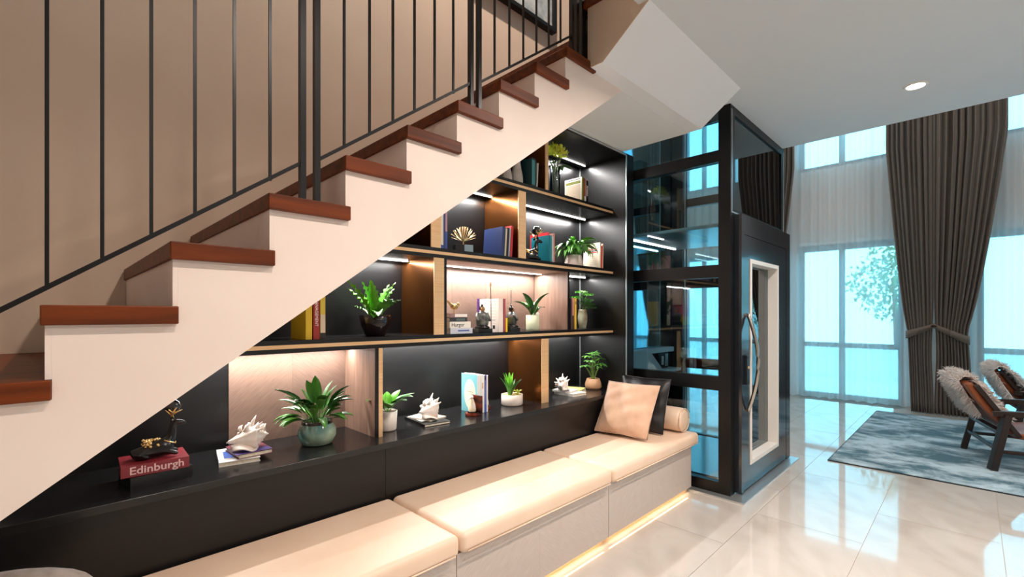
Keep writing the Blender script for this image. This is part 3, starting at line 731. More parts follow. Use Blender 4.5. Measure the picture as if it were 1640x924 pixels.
# niche: stacked books
y_ = 2.275; sx_ = ux(738,y_)
zz_ = S2
for (c, wd, hh_, lb, dx) in (((214,218,230), .034,.176,'pale blue paperback at the bottom of the stack under the bird', .006), ((240,236,228), .040,.166,'thick white book with handwritten title in the stack under the bird', -.004),
                     ((52,50,54), .026,.138,'dark grey paperback in the stack under the bird', -.018), ((150,120,116), .024,.138,'white and brown paperback on top of the stack under the bird', -.018)):
    t = book(lb, (sx_+dx, y_, zz_), wd, .18, hh_, c, lay=True)
    if hh_ == .166: text('lettering', 'Hurgor', .034, inkk, t, (-.02,-.003,.02), (R90,0,0), sx=1.0)
    if wd == .024: mark(t, inkw, -.03,.068,-.0026,-.002,.003,.021,'spine_print')
    if wd == .026: mark(t, mat('ink_teal', (84,104,100), .5), -.02,.05,-.0026,-.002,.006,.02,'spine_print')
    if wd == .034: mark(t, inkb, -.03,.06,-.0026,-.002,.014,.022,'spine_print')
    zz_ += wd+.0005
STK = (sx_-.02, y_+.05, zz_)
# niche: upright books
bx = ux(804, 2.275)
t = book('purple paperback at the back of the white book in the veneer niche', (2.156, 2.50, S2), .018, .115, .232, (84,44,110), rz=-R90)
t = book('white paperback with printed back cover in the veneer niche', (bx-.012, 2.275, S2), .04, .195, .228, (238,226,216))
for i in range(8): mark(t, inkt if i not in (6,) else inkk, -.0204,-.0201,.03,.15-.008*(i%3),.205-.021*i,.208-.021*i)
mark(t, inkk, -.0204,-.0201,.035,.06,.02,.045)
t = book('red paperback standing right of the white one in the veneer niche', (bx+.019, 2.273, S2), .020, .19, .228, (176,70,80)); mark(t, inkk, -.010,-.006,-.0026,-.002,0,.228,'spine_print')
t = book('small yellow book standing right of the red one in the veneer niche', (bx+.038, 2.27, S2), .015, .14, .095, (240,214,40))
# lower shelf, right compartment
y_ = 2.275
book('black paperback at the left of the trio by the glossy vase', (ux(914,y_)-.002, y_, S2), .018, .18, .25, (30,26,28))
t = book('pink and black paperback in the trio by the glossy vase', (ux(917.5,y_), y_, S2), .018, .18, .252, (196,140,136)); mark(t, inkk, -.009,.009,-.0026,-.002,0,.11,'spine_print')
t = book('golden yellow paperback at the right of the trio by the glossy vase', (ux(921.6,y_)+.001, y_, S2), .020, .18, .25, (228,188,76)); mark(t, inkk, -.004,.004,-.0026,-.002,.20,.225,'spine_print')
# middle shelf
y_ = 2.27
t = book('white hardback at the left against the gold divider edge, top shelf but one', (1.664, y_, S3), .030, .18, .235, (234,226,212)); mark(t, inkb, -.015,.015,-.0026,-.002,0,.025,'spine_print')
book('navy slim hardback standing next to the gold divider edge', (1.687, y_, S3), .014, .18, .24, (52,58,110))
t = book('pink and blue slim book standing left of the gold tree sculpture', (1.7015, y_, S3), .013, .18, .236, (190,150,170)); mark(t, inkb, -.0065,.0065,-.0026,-.002,0,.11,'spine_print')
bx = ux(804, y_)
for dx, w_, d_, h_, c, lb in ((0,.028,.185,.205,(40,54,98),'large navy hardback leaning at the front of the row by the bronze divider'), (.024,.014,.18,.196,(206,196,170),'slim cream hardback leaning behind the navy one'),
                  (.042,.020,.18,.203,(30,28,34),'black hardback leaning in the row by the bronze divider'), (.060,.012,.17,.20,(170,176,188),'slim grey paperback leaning in the row by the bronze divider'), (.080,.022,.20,.222,(176,42,44),'red hardback last in the row by the bronze divider')):
    book(lb, (bx-.008+dx+.012, y_, S3), w_, d_, h_, c, lean=radians(4))
bx = ux(884, y_)
t = book('large teal hardback standing next to the white bowl plant', (bx-.022, y_, S3), .034, .18, .205, (18,112,126)); mark(t, mat('ink_sky', (120,190,204), .4), .008,.012,-.0026,-.002,0,.205,'spine_print')
book('red hardback standing behind the teal one', (bx-.003, y_+.03, S3), .012, .19, .235, (178,30,40))
book('slim white paperback standing right of the teal hardback', (bx+.009, y_, S3), .011, .17, .20, (214,222,226))
book('slim pink hardback standing right of the white paperback', (bx+.024, y_, S3), .015, .18, .225, (210,160,150), spine=(178,120,112))
bx = ux(963, y_)
t = book('beige paperback with purple title beside the white bowl plant', (bx-.018, y_+.002, S3), .016, .17, .225, (226,212,190), lean=radians(2))
for i, (m, a) in enumerate(((inkr,.11), (inkp,.125), (inkr,.09))): mark(t, m, -.0086,-.0082,.02,.02+a,.165-.013*i,.173-.013*i)
for i in range(5): mark(t, inkt, -.0086,-.0082,.02,.13,.11-.018*i,.113-.018*i)
t = book('red and orange paperback at the end beside the beige one', (bx+.001, y_, S3), .020, .165, .20, (206,70,50), lean=radians(2))
book('pale paperback last on the shelf by the dark side panel', (bx+.022, y_+.004, S3), .014, .165, .218, (232,206,186), lean=radians(2))
# upper shelf
y_ = 2.27; bx = ux(857, y_)
t = book('dark teal hardback next to the white wavy vases', (bx-.020, y_, S4), .036, .19, .215, (14,62,72)); mark(t, mat('ink_seagreen', (70,140,146), .4), -.017,.014,-.0026,-.002,.02,.20,'spine_print')
book('slim dark teal hardback right of the thick teal one', (bx+.004, y_, S4), .010, .18, .205, (20,76,86))
book('slim white paperback leaning on the upper bronze divider side', (bx+.018, y_, S4), .010, .18, .19, (206,206,200), lean=radians(4))
bx = ux(934, y_)
t = book('white book with olive band and drawn cover beside the flower vase', (bx-.012, y_, S4), .018, .175, .205, (240,236,224), spine=(150,152,60))
mark(t, inkg, -.0094,-.0091,.012,.165,.155,.178); mark(t, inkt, -.0094,-.0091,.012,.165,.02,.15); mark(t, inkk, -.0094,-.0091,.012,.15,.188,.193)
book('olive hardback right of the drawn cover book', (bx+.006, y_, S4), .014, .17, .20, (96,92,40))
t = book('red and white paperback in the top row', (bx+.0225, y_, S4), .016, .17, .195, (190,60,60)); mark(t, inkw, -.008,.008,-.0026,-.002,0,.05,'spine_print')
book('slim silver paperback in the top row', (bx+.0355, y_, S4), .008, .17, .19, (190,190,192))
t = book('black paperback with white vertical lettering at the end of the top row', (bx+.054, y_, S4), .026, .17, .185, (24,24,26))
text('lettering', 'Artetto', .028, inkw, t, (0,-.0028,.10), (R90, R90, 0), bold=.0006)
# ------------------------------------------------------------------ plants
def leafm(c1, c2, nm, rough=.35): return varied(nm, c1, c2, rough, scale=(2,14,2), nscale=6, detail=3)
green = leafm((46,100,34), (84,138,50), 'leaf_green', .28); dkgreen = leafm((30,70,28), (50,98,42), 'leaf_dark', .25); ltgreen = leafm((112,188,44), (72,150,32), 'leaf_bright')
zzgreen = leafm((50,110,48), (90,150,60), 'leaf_mid'); yelgreen = varied('leaf_yellowgreen', (224,226,84), (176,190,60), .5, nscale=20)
stemm = mat('stem', (120,150,70), .5); soil = varied('soil', (60,42,30), (84,62,44), .95, nscale=60, bump=.3); pebbles = varied('pebble_mix', (206,180,130), (160,150,70), .8, nscale=70)
def leaf(L, W, e0, e1, fold=.25, n=8, stalk=.25, ruffle=0, rf=9, tipp=.8):
    """leaf along +X; elevation e0 at the base bending to e1 at the tip"""
    b = MB(); p = Vector((0,0,0)); vs = []; 
    for i in range(n+1):
        s = i/n; e = radians(e0+(e1-e0)*s)
        k = max(0, (s-stalk)/(1-stalk)); wv = W/2*(sin(pi*k**tipp))**.75 if 0 < k < 1 else 0
        wv = max(wv, .0022 if s < .98 else .0005)
        nrm = Vector((-sin(e),0,cos(e)))
        rz_ = ruffle*sin(rf*s*pi)
        for q in (-1,-.5,0,.5,1):
            vs.append(p+Vector((0,q*wv*(1+ruffle*.0),0))+nrm*(abs(q)*wv*fold*2+ruffle*wv*q*q*sin(rf*s*6+q*2)))
        p = p+Vector((cos(e),0,sin(e)))*(L/n)
    m = 5
    b.add(vs, [(j*m+i, (j+1)*m+i, (j+1)*m+i+1, j*m+i+1) for j in range(n) for i in range(m-1)])
    return b
def put_leaves(t, variants, n, z, r0=.012, seed=1, sx=1.0, name='leaf', arc=None, order=None):
    rnd = random.Random(seed)
    for i in range(n):
        me = variants[i % len(variants)]
        az = (i*2.399+rnd.uniform(-.3,.3)) if arc is None else arc[0]+(arc[1]-arc[0])*(i+.5)/n+rnd.uniform(-.15,.15)
        o = ob(name, me, t, (r0*cos(az), r0*sin(az), z), rot=(0, rnd.uniform(-.12,.12), az)); s = rnd.uniform(.82,1.12)*(1-.4*max(0,sin(az)))*(1-.18*max(0,cos(az))); o.scale = (s,s,s)
def potted(name, label, loc, prof, potm, sm=soil, top=None, n=32, fn=None, rz=0):
    t = thing(name, label, 'plant', loc, rz)
    MB().lathe(prof, n, cap=False, fn=fn).build('pot', potm, t, smooth=True)
    r, z = top; MB().lathe([(0,z),(r,z)], n, cap=False).build('soil', sm, t)
    return t
tealglaze = varied('teal_glaze', (48,124,128), (176,184,150), .08, nscale=7, lo=.3, hi=.75, spec=.7)
ceram = varied('white_ceramic', (236,226,216), (226,212,200), .3, nscale=6); darkpot = mat('dark_glossy_pot', (30,22,22), .12); tanpot = mat('tan_ceramic', (206,160,124), .4)
creampot = mat('pale_celadon', (218,222,190), .3)
# peace lily in the teal pot
PX, PY = ux(508, 2.354), 2.354
t = potted('potted_plant', 'leafy peace lily in a glazed teal bowl pot', (PX, PY, ZLs), [(.0,0),(.06,0),(.074,.006),(.092,.045),(.090,.075),(.074,.105),(.070,.118),(.066,.118),(.068,.10)], tealglaze, top=(.068,.104))
V = [leaf(.27,.05,84,50,stalk=.42,n=10).mesh('leaf', green, True), leaf(.25,.048,66,5,stalk=.42,n=10).mesh('leaf', green, True), leaf(.22,.044,48,-35,stalk=.42,n=10).mesh('leaf', zzgreen, True), leaf(.27,.048,74,20,stalk=.42,n=10).mesh('leaf', dkgreen, True), leaf(.19,.042,38,-30,stalk=.42,n=10).mesh('leaf', green, True), leaf(.24,.046,78,-10,stalk=.42,n=10).mesh('leaf', dkgreen, True), leaf(.16,.044,70,10,stalk=.35,n=10).mesh('leaf', green, True)]
put_leaves(t, V, 56, .10, .022, 3)
MB().lathe([(.0745,.104),(.0735,.1185),(.066,.1195),(.065,.112)], 32, cap=False).build('rim', mat('dark_rim', (44,40,38), .2), t, smooth=True)
# rubber-leaf plant in white pot
t = potted('potted_plant', 'broad-leaved plant in a white pot half hidden by the gold divider', (1.345, 2.345, ZLs), [(0,0),(.045,0),(.05,.008),(.056,.11),(.052,.11),(.050,.10)], ceram, top=(.05,.10))
V = [leaf(.20,.085,80,30,.12).mesh('leaf', ltgreen, True), leaf(.19,.08,60,-10,.12).mesh('leaf', green, True), leaf(.22,.07,55,0,.12).mesh('leaf', zzgreen, True)]
put_leaves(t, V, 12, .10, .012, 6)
# succulent planter
t = potted('potted_plant', 'snake-leaf succulents in a low round white planter', (2.362, 2.362, ZLs), [(0,0),(.07,0),(.078,.008),(.078,.076),(.073,.078),(.072,.07)], ceram, pebbles, top=(.072,.07))
V = [leaf(.17,.034,86,70,.3,stalk=.0,tipp=.6).mesh('leaf', ltgreen, True), leaf(.15,.03,76,40,.3,stalk=.0,tipp=.6).mesh('leaf', zzgreen, True), leaf(.14,.024,66,42,.3,stalk=.0,tipp=.6).mesh('leaf', dkgreen, True)]
cl_ = thing('tmp','x','x'); bpy.data.objects.remove(cl_)
rnd = random.Random(4)
for i in range(13):
    az = i*2.4; o = ob('leaf', V[i%3], t, (-.022+.012*cos(az), .012*sin(az), .068), rot=(0, rnd.uniform(-.1,.1), az))
ros = leaf(.05,.018,62,20,.2,stalk=0,n=5).mesh('leaf', yelgreen, True); ros2 = leaf(.036,.016,80,50,.2,stalk=0,n=5).mesh('leaf', zzgreen, True)
for cx, cy, s in ((.04,-.02,1), (.03,.03,.8), (.0,-.05,.7)):
    for i in range(11): o = ob('leaf', ros if i < 8 else ros2, t, (cx, cy, .07), rot=(0,0,i*2.4)); o.scale = (s,s,s)
# schefflera in the tan pot
t = potted('potted_plant', 'umbrella-leaf plant in a tan pot at the ledge corner', (ux(950,2.36), 2.36, ZLs), [(0,0),(.06,0),(.072,.02),(.07,.05),(.056,.09),(.053,.092),(.052,.08)], tanpot, top=(.053,.082))
lf_ = leaf(.07,.022,10,-25,.15,n=5,stalk=.1).mesh('leaf', zzgreen, True); lf2 = leaf(.055,.02,5,-30,.15,n=5,stalk=.1).mesh('leaf', ltgreen, True)
rnd = random.Random(9)
for i in range(13):
    az = i*2.4; hh = .10+.018*i if i < 9 else .12+.02*(i-9); rr = .075-.003*i if i < 9 else .07
    if i >= 11: hh, rr = .235, .02+.02*(i-11)
    c_p = Vector((rr*cos(az), rr*sin(az), .085+hh*.95))
    MB().tube([(.01*cos(az),.01*sin(az),.08), (c_p.x*.55, c_p.y*.55, .08+hh*.6), c_p], .0016, 5).build('stem', stemm, t)
    for k in range(7): o = ob('leaf', lf_ if (i+k)%2 else lf2, t, c_p, rot=(rnd.uniform(-.2,.2), rnd.uniform(-.2,.2), k*.9+i)); o.scale = [rnd.uniform(.75,1.05)]*3
# bird's nest fern, lower shelf
t = potted('potted_plant', 'bright ruffled fern in a dark glossy bowl', (ux(601,2.38), 2.38, S2), [(0,0),(.05,0),(.055,.004),(.078,.06),(.088,.115),(.083,.117),(.08,.10)], darkpot, top=(.08,.10))
V = [leaf(.26,.075,84,62,.15,n=16,stalk=.05,ruffle=.42,tipp=.9).mesh('leaf', ltgreen, True), leaf(.27,.07,72,46,.15,n=16,stalk=.05,ruffle=.42,tipp=.9).mesh('leaf', ltgreen, True), leaf(.22,.06,58,8,.15,n=16,stalk=.05,ruffle=.42,tipp=.9).mesh('leaf', green, True), leaf(.19,.055,44,-30,.15,n=16,stalk=.05,ruffle=.42,tipp=.9).mesh('leaf', ltgreen, True)]
put_leaves(t, V, 19, .09, .02, 12, name='frond')
# orchid-leaf plant in celadon cylinder
t = potted('potted_plant', 'arching dark leaves in a pale green cylinder pot in the niche', (ux(853,2.39), 2.39, S2), [(0,0),(.048,0),(.052,.004),(.052,.112),(.048,.114),(.047,.10)], creampot, top=(.047,.10))
V = [leaf(.24,.06,82,20,.22,stalk=.12).mesh('leaf', dkgreen, True), leaf(.21,.058,72,-5,.22,stalk=.12).mesh('leaf', green, True), leaf(.19,.05,58,-15,.22,stalk=.12).mesh('leaf', dkgreen, True)]
for i, az in enumerate((3.3, 2.7, .1, -.3, .5, 3.7, 5.0, 1.6)): ob('leaf', V[i%3], t, (.01*cos(az), .01*sin(az), .095), rot=(0,0,az))
MB().ball((.025,-.03,.12),(.016,.012,.018),10,8).build('price_tag', inkw, t, smooth=True)
# asparagus fern in the glossy vase
glaze = varied('mottled_glaze', (120,110,80), (196,200,180), .12, nscale=9, spec=.7, lo=.3, hi=.7)
t = potted('potted_plant', 'cloud-like asparagus fern in a mottled glossy vase', (ux(933,2.44), 2.44, S2), [(0,0),(.028,0),(.032,.004),(.042,.06),(.044,.10),(.036,.15),(.034,.165),(.03,.165),(.03,.15)], glaze, top=(.03,.15))
rnd = random.Random(2)
for i, (dx, dy, dz) in enumerate(((-.02,0,.32),(.05,-.02,.30),(-.07,.01,.27),(.09,.01,.25),(.0,-.05,.25),(.05,-.04,.21),(-.03,-.05,.22),(.08,-.03,.185))):
    MB().tube([(0,0,.15),(dx*.4,dy*.4,.15+(dz-.15)*.7),(dx,dy,dz)], .0018, 5).build('stem', stemm, t)
    b = MB()
    for k in range(320):
        a = rnd.random()*6.283; r = .062*sqrt(rnd.random()); p = Vector((dx+r*cos(a), dy+r*.8*sin(a), dz+rnd.uniform(-.006,.01)-r*.15))
        d = Vector((cos(a), sin(a), rnd.uniform(0,.6))).normalized()*.017; s_ = Vector((-sin(a), cos(a), 0))*.0035
        b.add([p-s_, p+s_, p+d], [(0,1,2)])
    b.build('frond', ltgreen if i < 3 else zzgreen, t)['kind'] = 'stuff'
# drooping plant in white bowl
t = potted('potted_plant', 'drooping long-leaved plant in a white bowl on the middle shelf', (ux(919,2.36), 2.36, S3), [(0,0),(.075,0),(.082,.01),(.076,.05),(.062,.096),(.058,.098),(.056,.085)], ceram, top=(.056,.088))
V = [leaf(.25,.034,86,-30,.2,n=10,stalk=.4).mesh('leaf', ltgreen, True), leaf(.26,.034,80,-80,.2,n=10,stalk=.4).mesh('leaf', green, True), leaf(.22,.03,70,-90,.2,n=10,stalk=.4).mesh('leaf', zzgreen, True), leaf(.28,.036,82,-55,.2,n=10,stalk=.4).mesh('leaf', green, True), leaf(.18,.03,84,-60,.2,n=10,stalk=.4).mesh('leaf', zzgreen, True)]
put_leaves(t, V, 120, .085, .02, 8)
# flowers in tall glass vase
t = thing('flower_vase', 'yellow-green flowers in a tall clear glass vase on the top shelf', 'vase', (ux(889,2.34), 2.34, S4))
MB().lathe([(0,0),(.042,0),(.044,.004),(.040,.14),(.043,.235),(.041,.235),(.038,.14),(.040,.008),(0,.008)], 24, cap=False).build('vase', glass('vase_glass', (.82,.86,.84), .5), t, smooth=True)
rnd = random.Random(5)
for i in range(9):
    a = i*2.4; MB().tube([(.015*cos(a),.015*sin(a),.012),(.02*cos(a+2),.02*sin(a+2),.2),(.05*cos(a),.05*sin(a),.30)], .003, 5).build('stem', mat('dark_stem', (66,84,40), .5), t)
fm = leaf(.036,.02,50,10,.2,n=4,stalk=0).mesh('petal', yelgreen, True)
for i in range(34):
    a = i*2.4; r = .08*sqrt((i+.5)/34); c_p = Vector((.01+r*cos(a), r*sin(a), .36+.035*cos(r*25)+rnd.uniform(-.045,.03)))
    for k in range(6): ob('petal', fm, t, c_p, rot=(rnd.uniform(-.7,.7), rnd.uniform(-.7,.7), k*1.05))
for a, e in ((.2,5), (-.6,-10), (1.0,10), (3.6,0)): ob('leaf', leaf(.13,.06,30+e,-40,.12).mesh('leaf', dkgreen, True), t, (.01*cos(a),.01*sin(a),.24), rot=(0,0,a))
# ------------------------------------------------------------------ ornaments
shellm = varied('shell', (246,238,230), (232,206,186), .4, nscale=14, lo=.35, hi=.7)
def conch(label, loc, rz, s=1.0, tilt=0):
    """spired shell: axis along X, siphon towards -X"""
    b = MB(); n_ = 40; prof = [(-.085,.004),(-.07,.010),(-.05,.020),(-.03,.032),(-.012,.043),(.004,.050),(.018,.049),(.026,.036),(.036,.038),(.042,.026),(.052,.027),(.058,.017),(.066,.017),(.074,.008),(.084,.002)]
    vs = []; 
    for j, (x, r) in enumerate(prof):
        for i in range(n_):
            a = 2*pi*i/n_+j*.12
            sp = max(0, cos(5*a))**4; k = 1
            if .0 < x < .03: k = 1+.35*sp
            elif .03 < x < .06: k = 1+.3*sp
            elif x <= 0: k = 1+.05*cos(10*a)
            vs.append((x+.004*sin(a), r*k*cos(a), r*k*sin(a)+.045))
    m = len(prof)
    b.add(vs, [(j*n_+i, (j+1)*n_+i, (j+1)*n_+(i+1)%n_, j*n_+(i+1)%n_) for j in range(m-1) for i in range(n_)])
    t = thing('conch_shell', label, 'shell', loc, rz, 'conch shells'); t.scale = (s,s,s)
    b.build('whorl', shellm, t, smooth=True)
    sp = MB(); 
    for (x, a, L) in ((.012,1.57,.05),(.02,.7,.034),(.016,2.5,.034),(.034,1.3,.03),(.046,1.9,.026),(-.012,1.8,.026),(.05,.5,.026),(.004,.25,.034),(.07,1.2,.018),(.012,-.3,.03),(.0,1.1,.02),(-.03,1.3,.016),(.024,2.1,.036),(.03,-.4,.026),(-.02,.4,.018),(.058,1.2,.02)):
        r = .044 if x < .03 else .03
        p = Vector((x, r*cos(a), .045+r*sin(a))); d = Vector((.25, cos(a), sin(a)))
        sp.tube([p-d*.012, p+d*L*.5, p+d*L+Vector((.008,0,0))], [.012,.007,.0012], 7)
    sp.build('spines', shellm, t, smooth=True)
    b2 = MB(); b2.grid(lambda u, v: (-.075+.11*u, -.012-.055*sin(pi*u)**.7*v, .03-.026*v+.008*sin(7*u)*v), 12, 5); b2.build('lip', shellm, t, smooth=True, solid=.003)
    return t
conch('white conch shell on the blue paperbacks at the left', (.64, 2.355, ZLs+.0405), radians(8), 1.05)
conch('white conch shell on the black magazine beside the gold divider', (1.63, 2.345, ZLs+.0255), radians(14), 1.05)
conch('white conch shell on the books at the far end of the ledge', (2.95, 2.37, ZLs+.0375), radians(30), .95)
# deer
dk = mat('black_glazed_deer', (20,20,22), .18); gl_ = mat('polished_gold', (234,200,136), .22, .9); crys = mat('smoked_crystal', (26,28,32), .04, 0, 1.0)
def skin(name, pts, edges, radii, m, parent, sub=2):
    me = bpy.data.meshes.new(name); me.from_pydata(pts, edges, []); me.materials.append(m)
    o = bpy.data.objects.new(name, me); COL.objects.link(o); o.parent = parent
    sk = o.modifiers.new('skin', 'SKIN'); sk.use_smooth_shade = True
    for v, r in zip(me.skin_vertices[0].data, radii): v.radius = r if isinstance(r, tuple) else (r, r)
    me.skin_vertices[0].data[0].use_root = True
    s = o.modifiers.new('sub', 'SUBSURF'); s.levels = sub; s.render_levels = sub
    return o
def deer(label, loc, rz, s):
    t = thing('deer_figurine', label, 'figurine', loc, rz, 'deer figurines'); t.scale = (s,s,s)
    P = [(-.055,0,.034),(.0,0,.038),(.045,0,.040),(.062,0,.075),(.066,0,.115),(.070,0,.142),(.095,0,.136),(.112,0,.128),
         (-.05,.030,.018),(-.01,.040,.010),(-.05,-.030,.018),(-.01,-.040,.010),(.05,.026,.022),(.085,.030,.010),(.05,-.026,.022),(.085,-.030,.010),(-.078,0,.040)]
    E = [(0,1),(1,2),(2,3),(3,4),(4,5),(5,6),(6,7),(0,8),(8,9),(0,10),(10,11),(2,12),(12,13),(2,14),(14,15),(0,16)]
    R = [(.032,.034),(.032,.034),(.030,.032),.020,.014,.018,.012,.007,.018,.009,.018,.009,.014,.007,.014,.007,.006]
    skin('body', P, E, R, dk, t)
    ea = MB()
    for sg in (-1,1): ea.ball((.062,sg*.024,.150),(.006,.016,.008),8,6)
    ea.build('ears', dk, t, smooth=True)
    an = MB()
    for sg in (-1,1):
        an.tube([(.066,sg*.008,.155),(.060,sg*.030,.172),(.066,sg*.050,.186),(.078,sg*.058,.208)], [.005,.005,.004,.0015], 7)
        for p, q in (((.060,sg*.030,.172),(.090,sg*.032,.190)), ((.064,sg*.044,.181),(.098,sg*.050,.196)), ((.060,sg*.034,.174),(.040,sg*.044,.200)), ((.066,sg*.05,.186),(.05,sg*.066,.204))):
            an.tube([p, tuple((a+b)/2 for a, b in zip(p, q)), q], [.004,.003,.001], 6)
    an.build('antlers', gl_, t, smooth=True)
    MB().ball((.066,0,.205),.030,20,12).build('crystal_ball', crys, t, smooth=True)
    co = MB()
    co.tube([(.052+.02*cos(q)*1.2,.028*sin(q),.063-.012*cos(q)) for q in [i*2*pi/20 for i in range(21)]], .003, 6)
    co.build('collar', gl_, t, smooth=True)
    sd = MB(); rr_ = random.Random(3)
    for i in range(60):
        q = rr_.uniform(.35, 2.8); x_ = rr_.uniform(-.045,.02)+.01*sin(q)
        sd.ball((x_, .034*cos(q), .038+.036*sin(q)), rr_.uniform(.003,.0065), 7, 5)
    sd.build('saddle_flowers', gl_, t, smooth=True)
    return t
deer('black lying deer figurine with gold antlers and ball on the red book', (.285, 2.30, ZLs+.0885), radians(-8), .95)
deer('black deer figurine with pale antlers half hidden by the bronze divider', (ux(845,2.33), 2.33, S3), radians(-20), 1.12)
# seabird bookends
mott = varied('mottled_wood', (118,44,24), (40,16,12), .3, nscale=26, detail=2, lo=.45, hi=.6)
def bookend(label, loc, sgn):
    t = thing('bookend', label, 'bookend', loc, 0, 'seabird bookends')
    MB().lathe([(0,0),(.044,0),(.046,.006),(.044,.018),(0,.018)], 18, cap=False, fn=lambda a, z: 1+.06*cos(6*a)).build('base', mott, t)
    MB().box(.0*sgn if sgn < 0 else -.048, .048*1 if sgn < 0 else 0, -.045, .045, .002, .016).build('foot', mott, t)
    x0, x1 = (.030,.048) if sgn < 0 else (-.048,-.030)
    MB().box(x0, x1, -.05, .05, .0, .125).build('upright', mott, t, bevel=.003)
    bd = MB().lathe([(0,.018),(.020,.018),(.025,.026),(.026,.042),(.019,.075),(.011,.098),(.009,.105),(0,.105)], 18, cap=False); bd.build('bird_body', mat('bird_cream', (232,214,184), .35), t, smooth=True)
    h = MB().ball((-.006,0,.118),(.016,.012,.013),14,8); h.tube([(-.018,0,.116),(-.036,0,.104),(-.046,0,.096)], [.007,.0055,.002], 8); h.build('bird_head', inkw, t, smooth=True)
    MB().lathe([(.021,.018),(.030,.020),(.030,.026),(.022,.028)], 18, cap=False).build('nest_ring', blackm, t, smooth=True)
    MB().ball((0,.018,.055),(.012,.009,.03),10,8).ball((0,-.018,.055),(.012,.009,.03),10,8).build('wings', mat('bird_white', (240,234,226), .4), t, smooth=True)
    return t
bookend('brown mottled bookend with cream seabird left of the teal paperback', (1.933, 2.30, ZLs), -1)
bookend('brown mottled bookend with cream seabird right of the paperbacks', (2.133, 2.40, ZLs), 1).rotation_euler = (0,0,0)
# bird on stacked books
bz = mat('brushed_brass', (176,150,96), .3, .9)
t = thing('bird_figurine', 'small brass bird figurine on the stacked books', 'figurine', STK)
MB().ball((.008,0,.042),(.030,.017,.019),16,10).ball((.036,0,.056),(.013,.011,.012),12,8).tube([(.046,0,.056),(.057,0,.054)],[.004,.0008],6).tube([(-.010,0,.048),(-.032,0,.066),(-.048,0,.082)],[.013,.009,.004],8).build('body', bz, t, smooth=True)
for sg in (-1,1): MB().tube([(.008,sg*.007,.028),(.008,sg*.008,0)], .0022, 6).build('leg', bz, t)
# warriors
arm_ = varied('dark_armour', (60,66,68), (128,132,128), .38, nscale=30, metal=.5)
def warrior(label, loc, rz):
    t = thing('warrior_figurine', label, 'figurine', loc, rz, 'armoured warrior figurines')
    MB().box(-.058,.058,-.04,.04,0,.026).build('plinth', mat('black_plinth', (18,18,18), .3), t, bevel=.003)
    MB().lathe([(.0,.026),(.05,.026),(.052,.034),(.034,.046),(.034,.05)], 18, cap=False).build('boots', blackm, t, smooth=True)
    pr = [(.034,.046)]
    for i in range(8):
        z = .05+.010*i; r = .040+.008*sin(pi*i/8)-.0012*i; pr += [(r+.003,z),(r,z+.008)]
    pr += [(.026,.134),(.012,.140)]
    MB().lathe(pr, 20, cap=False, fn=lambda a, z: .85+.15*cos(a)**2).build('armour', arm_, t, smooth=True)
    MB().ball((0,-.004,.154),(.016,.016,.019),14,10).build('head', mat('bronze_skin', (150,112,72), .35, .4), t, smooth=True)
    MB().ball((0,.004,.160),(.018,.018,.018),14,8).ball((0,.002,.182),(.008,.008,.008),8,6).build('topknot', blackm, t, smooth=True)
    for sg in (-1,1):
        MB().tube([(sg*.034,0,.128),(sg*.048,-.006,.100),(sg*.044,-.024,.078)], [.013,.011,.008], 8).build('arm', arm_, t, smooth=True)
    sp = MB().tube([(.056,-.026,.026),(.053,-.026,.16),(.050,-.026,.30)], .0026, 6).build('spear', blackm, t)
    MB().add([(.050,-.026,.296),(.060,-.026,.316),(.050,-.026,.342),(.040,-.026,.316),(.050,-.030,.316),(.050,-.022,.316)], [(0,1,4),(1,2,4),(2,3,4),(3,0,4),(1,0,5),(2,1,5),(3,2,5),(0,3,5)]).build('spearhead', gold, sp)
    return t
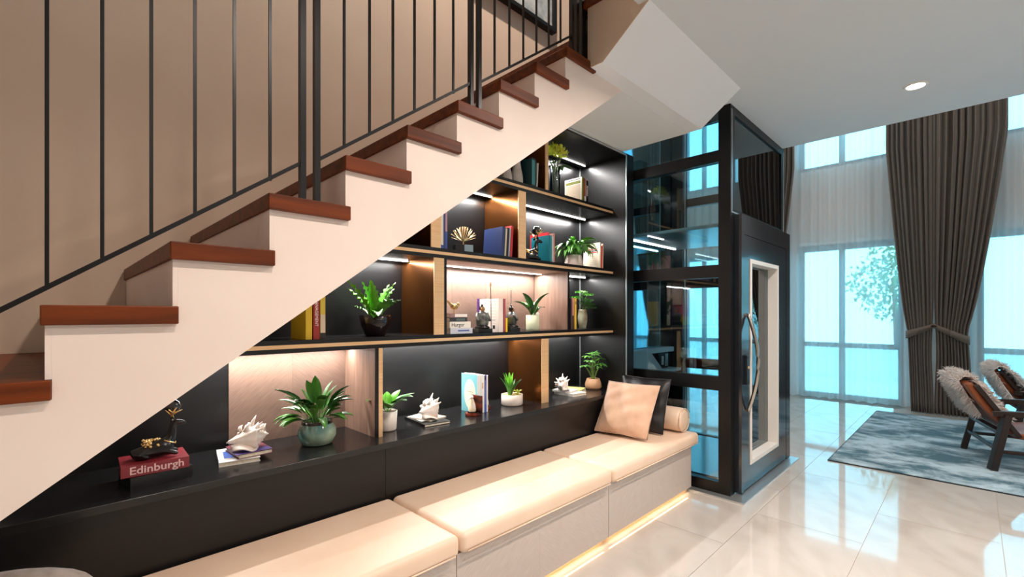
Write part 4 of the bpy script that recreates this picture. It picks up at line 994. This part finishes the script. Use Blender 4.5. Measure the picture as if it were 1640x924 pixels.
warrior('armoured warrior figurine with spear in front of the white book', (ux(774,2.31)-.002, 2.318, S2), radians(-6))
warrior('armoured warrior figurine with spear right of the yellow book', (ux(816,2.39), 2.37, S2), radians(75))
# tree sculpture
palegold = mat('pale_gold', (232,206,156), .3, .8)
t = thing('tree_sculpture', 'gold branching tree sculpture on a pale blue and black block', 'sculpture', (ux(742,2.36), 2.36, S3), radians(-20))
MB().box(-.002,.058,-.03,.03,0,.058).build('blue_block', mat('pale_blue_stone', (150,180,190), .25), t, bevel=.001)
MB().box(-.062,-.002,-.03,.03,0,.058).build('black_block', black, t, bevel=.001)
MB().tube([(0,0,.058),(0,0,.09)], .004, 8).build('trunk', gl_, t)
for i in range(44):
    az = i*2.399; el = radians(4+82*((i+.5)/44)); L = .082
    d = Vector((cos(az)*cos(el), sin(az)*cos(el), sin(el))); base = Vector((0,0,.082))
    m1 = base+Vector((d.x,d.y,0))*.045+Vector((0,0,.012+d.z*.03)); e_ = base+Vector((d.x*.085, d.y*.085, .022+d.z*.075))
    MB().tube([base, m1, e_], [.0008,.0014,.0026], 6).build('branch', palegold, t, smooth=True)
# wavy vases
rib = varied('ribbed_white', (196,192,186), (232,228,222), .6, scale=(1,1,1), nscale=12)
def wavy(label, X, Y, h_, r):
    t = thing('wavy_vase', label, 'vase', (X, Y, S4), 0, 'wavy white vases')
    pr = [(r*(.78+.22*sin(.6+5.2*i/20)), h_*i/20) for i in range(21)]
    MB().lathe(pr, 60, cap=False, fn=lambda a, z: 1+.03*cos(20*a)).build('body', rib, t, smooth=True)
    MB().lathe([(pr[-1][0],h_),(pr[-1][0]*.8,h_+.004),(pr[-1][0]*.75,h_-.03)], 40, cap=False).build('mouth', rib, t, smooth=True)
    MB().lathe([(0,.001),(pr[0][0],.001)], 30, cap=False).build('bottom', rib, t)
wavy('smaller ribbed white wavy vase at the left of the top shelf', ux(811,2.36), 2.36, .20, .042)
wavy('taller ribbed white wavy vase beside the dark teal book', ux(827,2.36)+.005, 2.36, .25, .045)
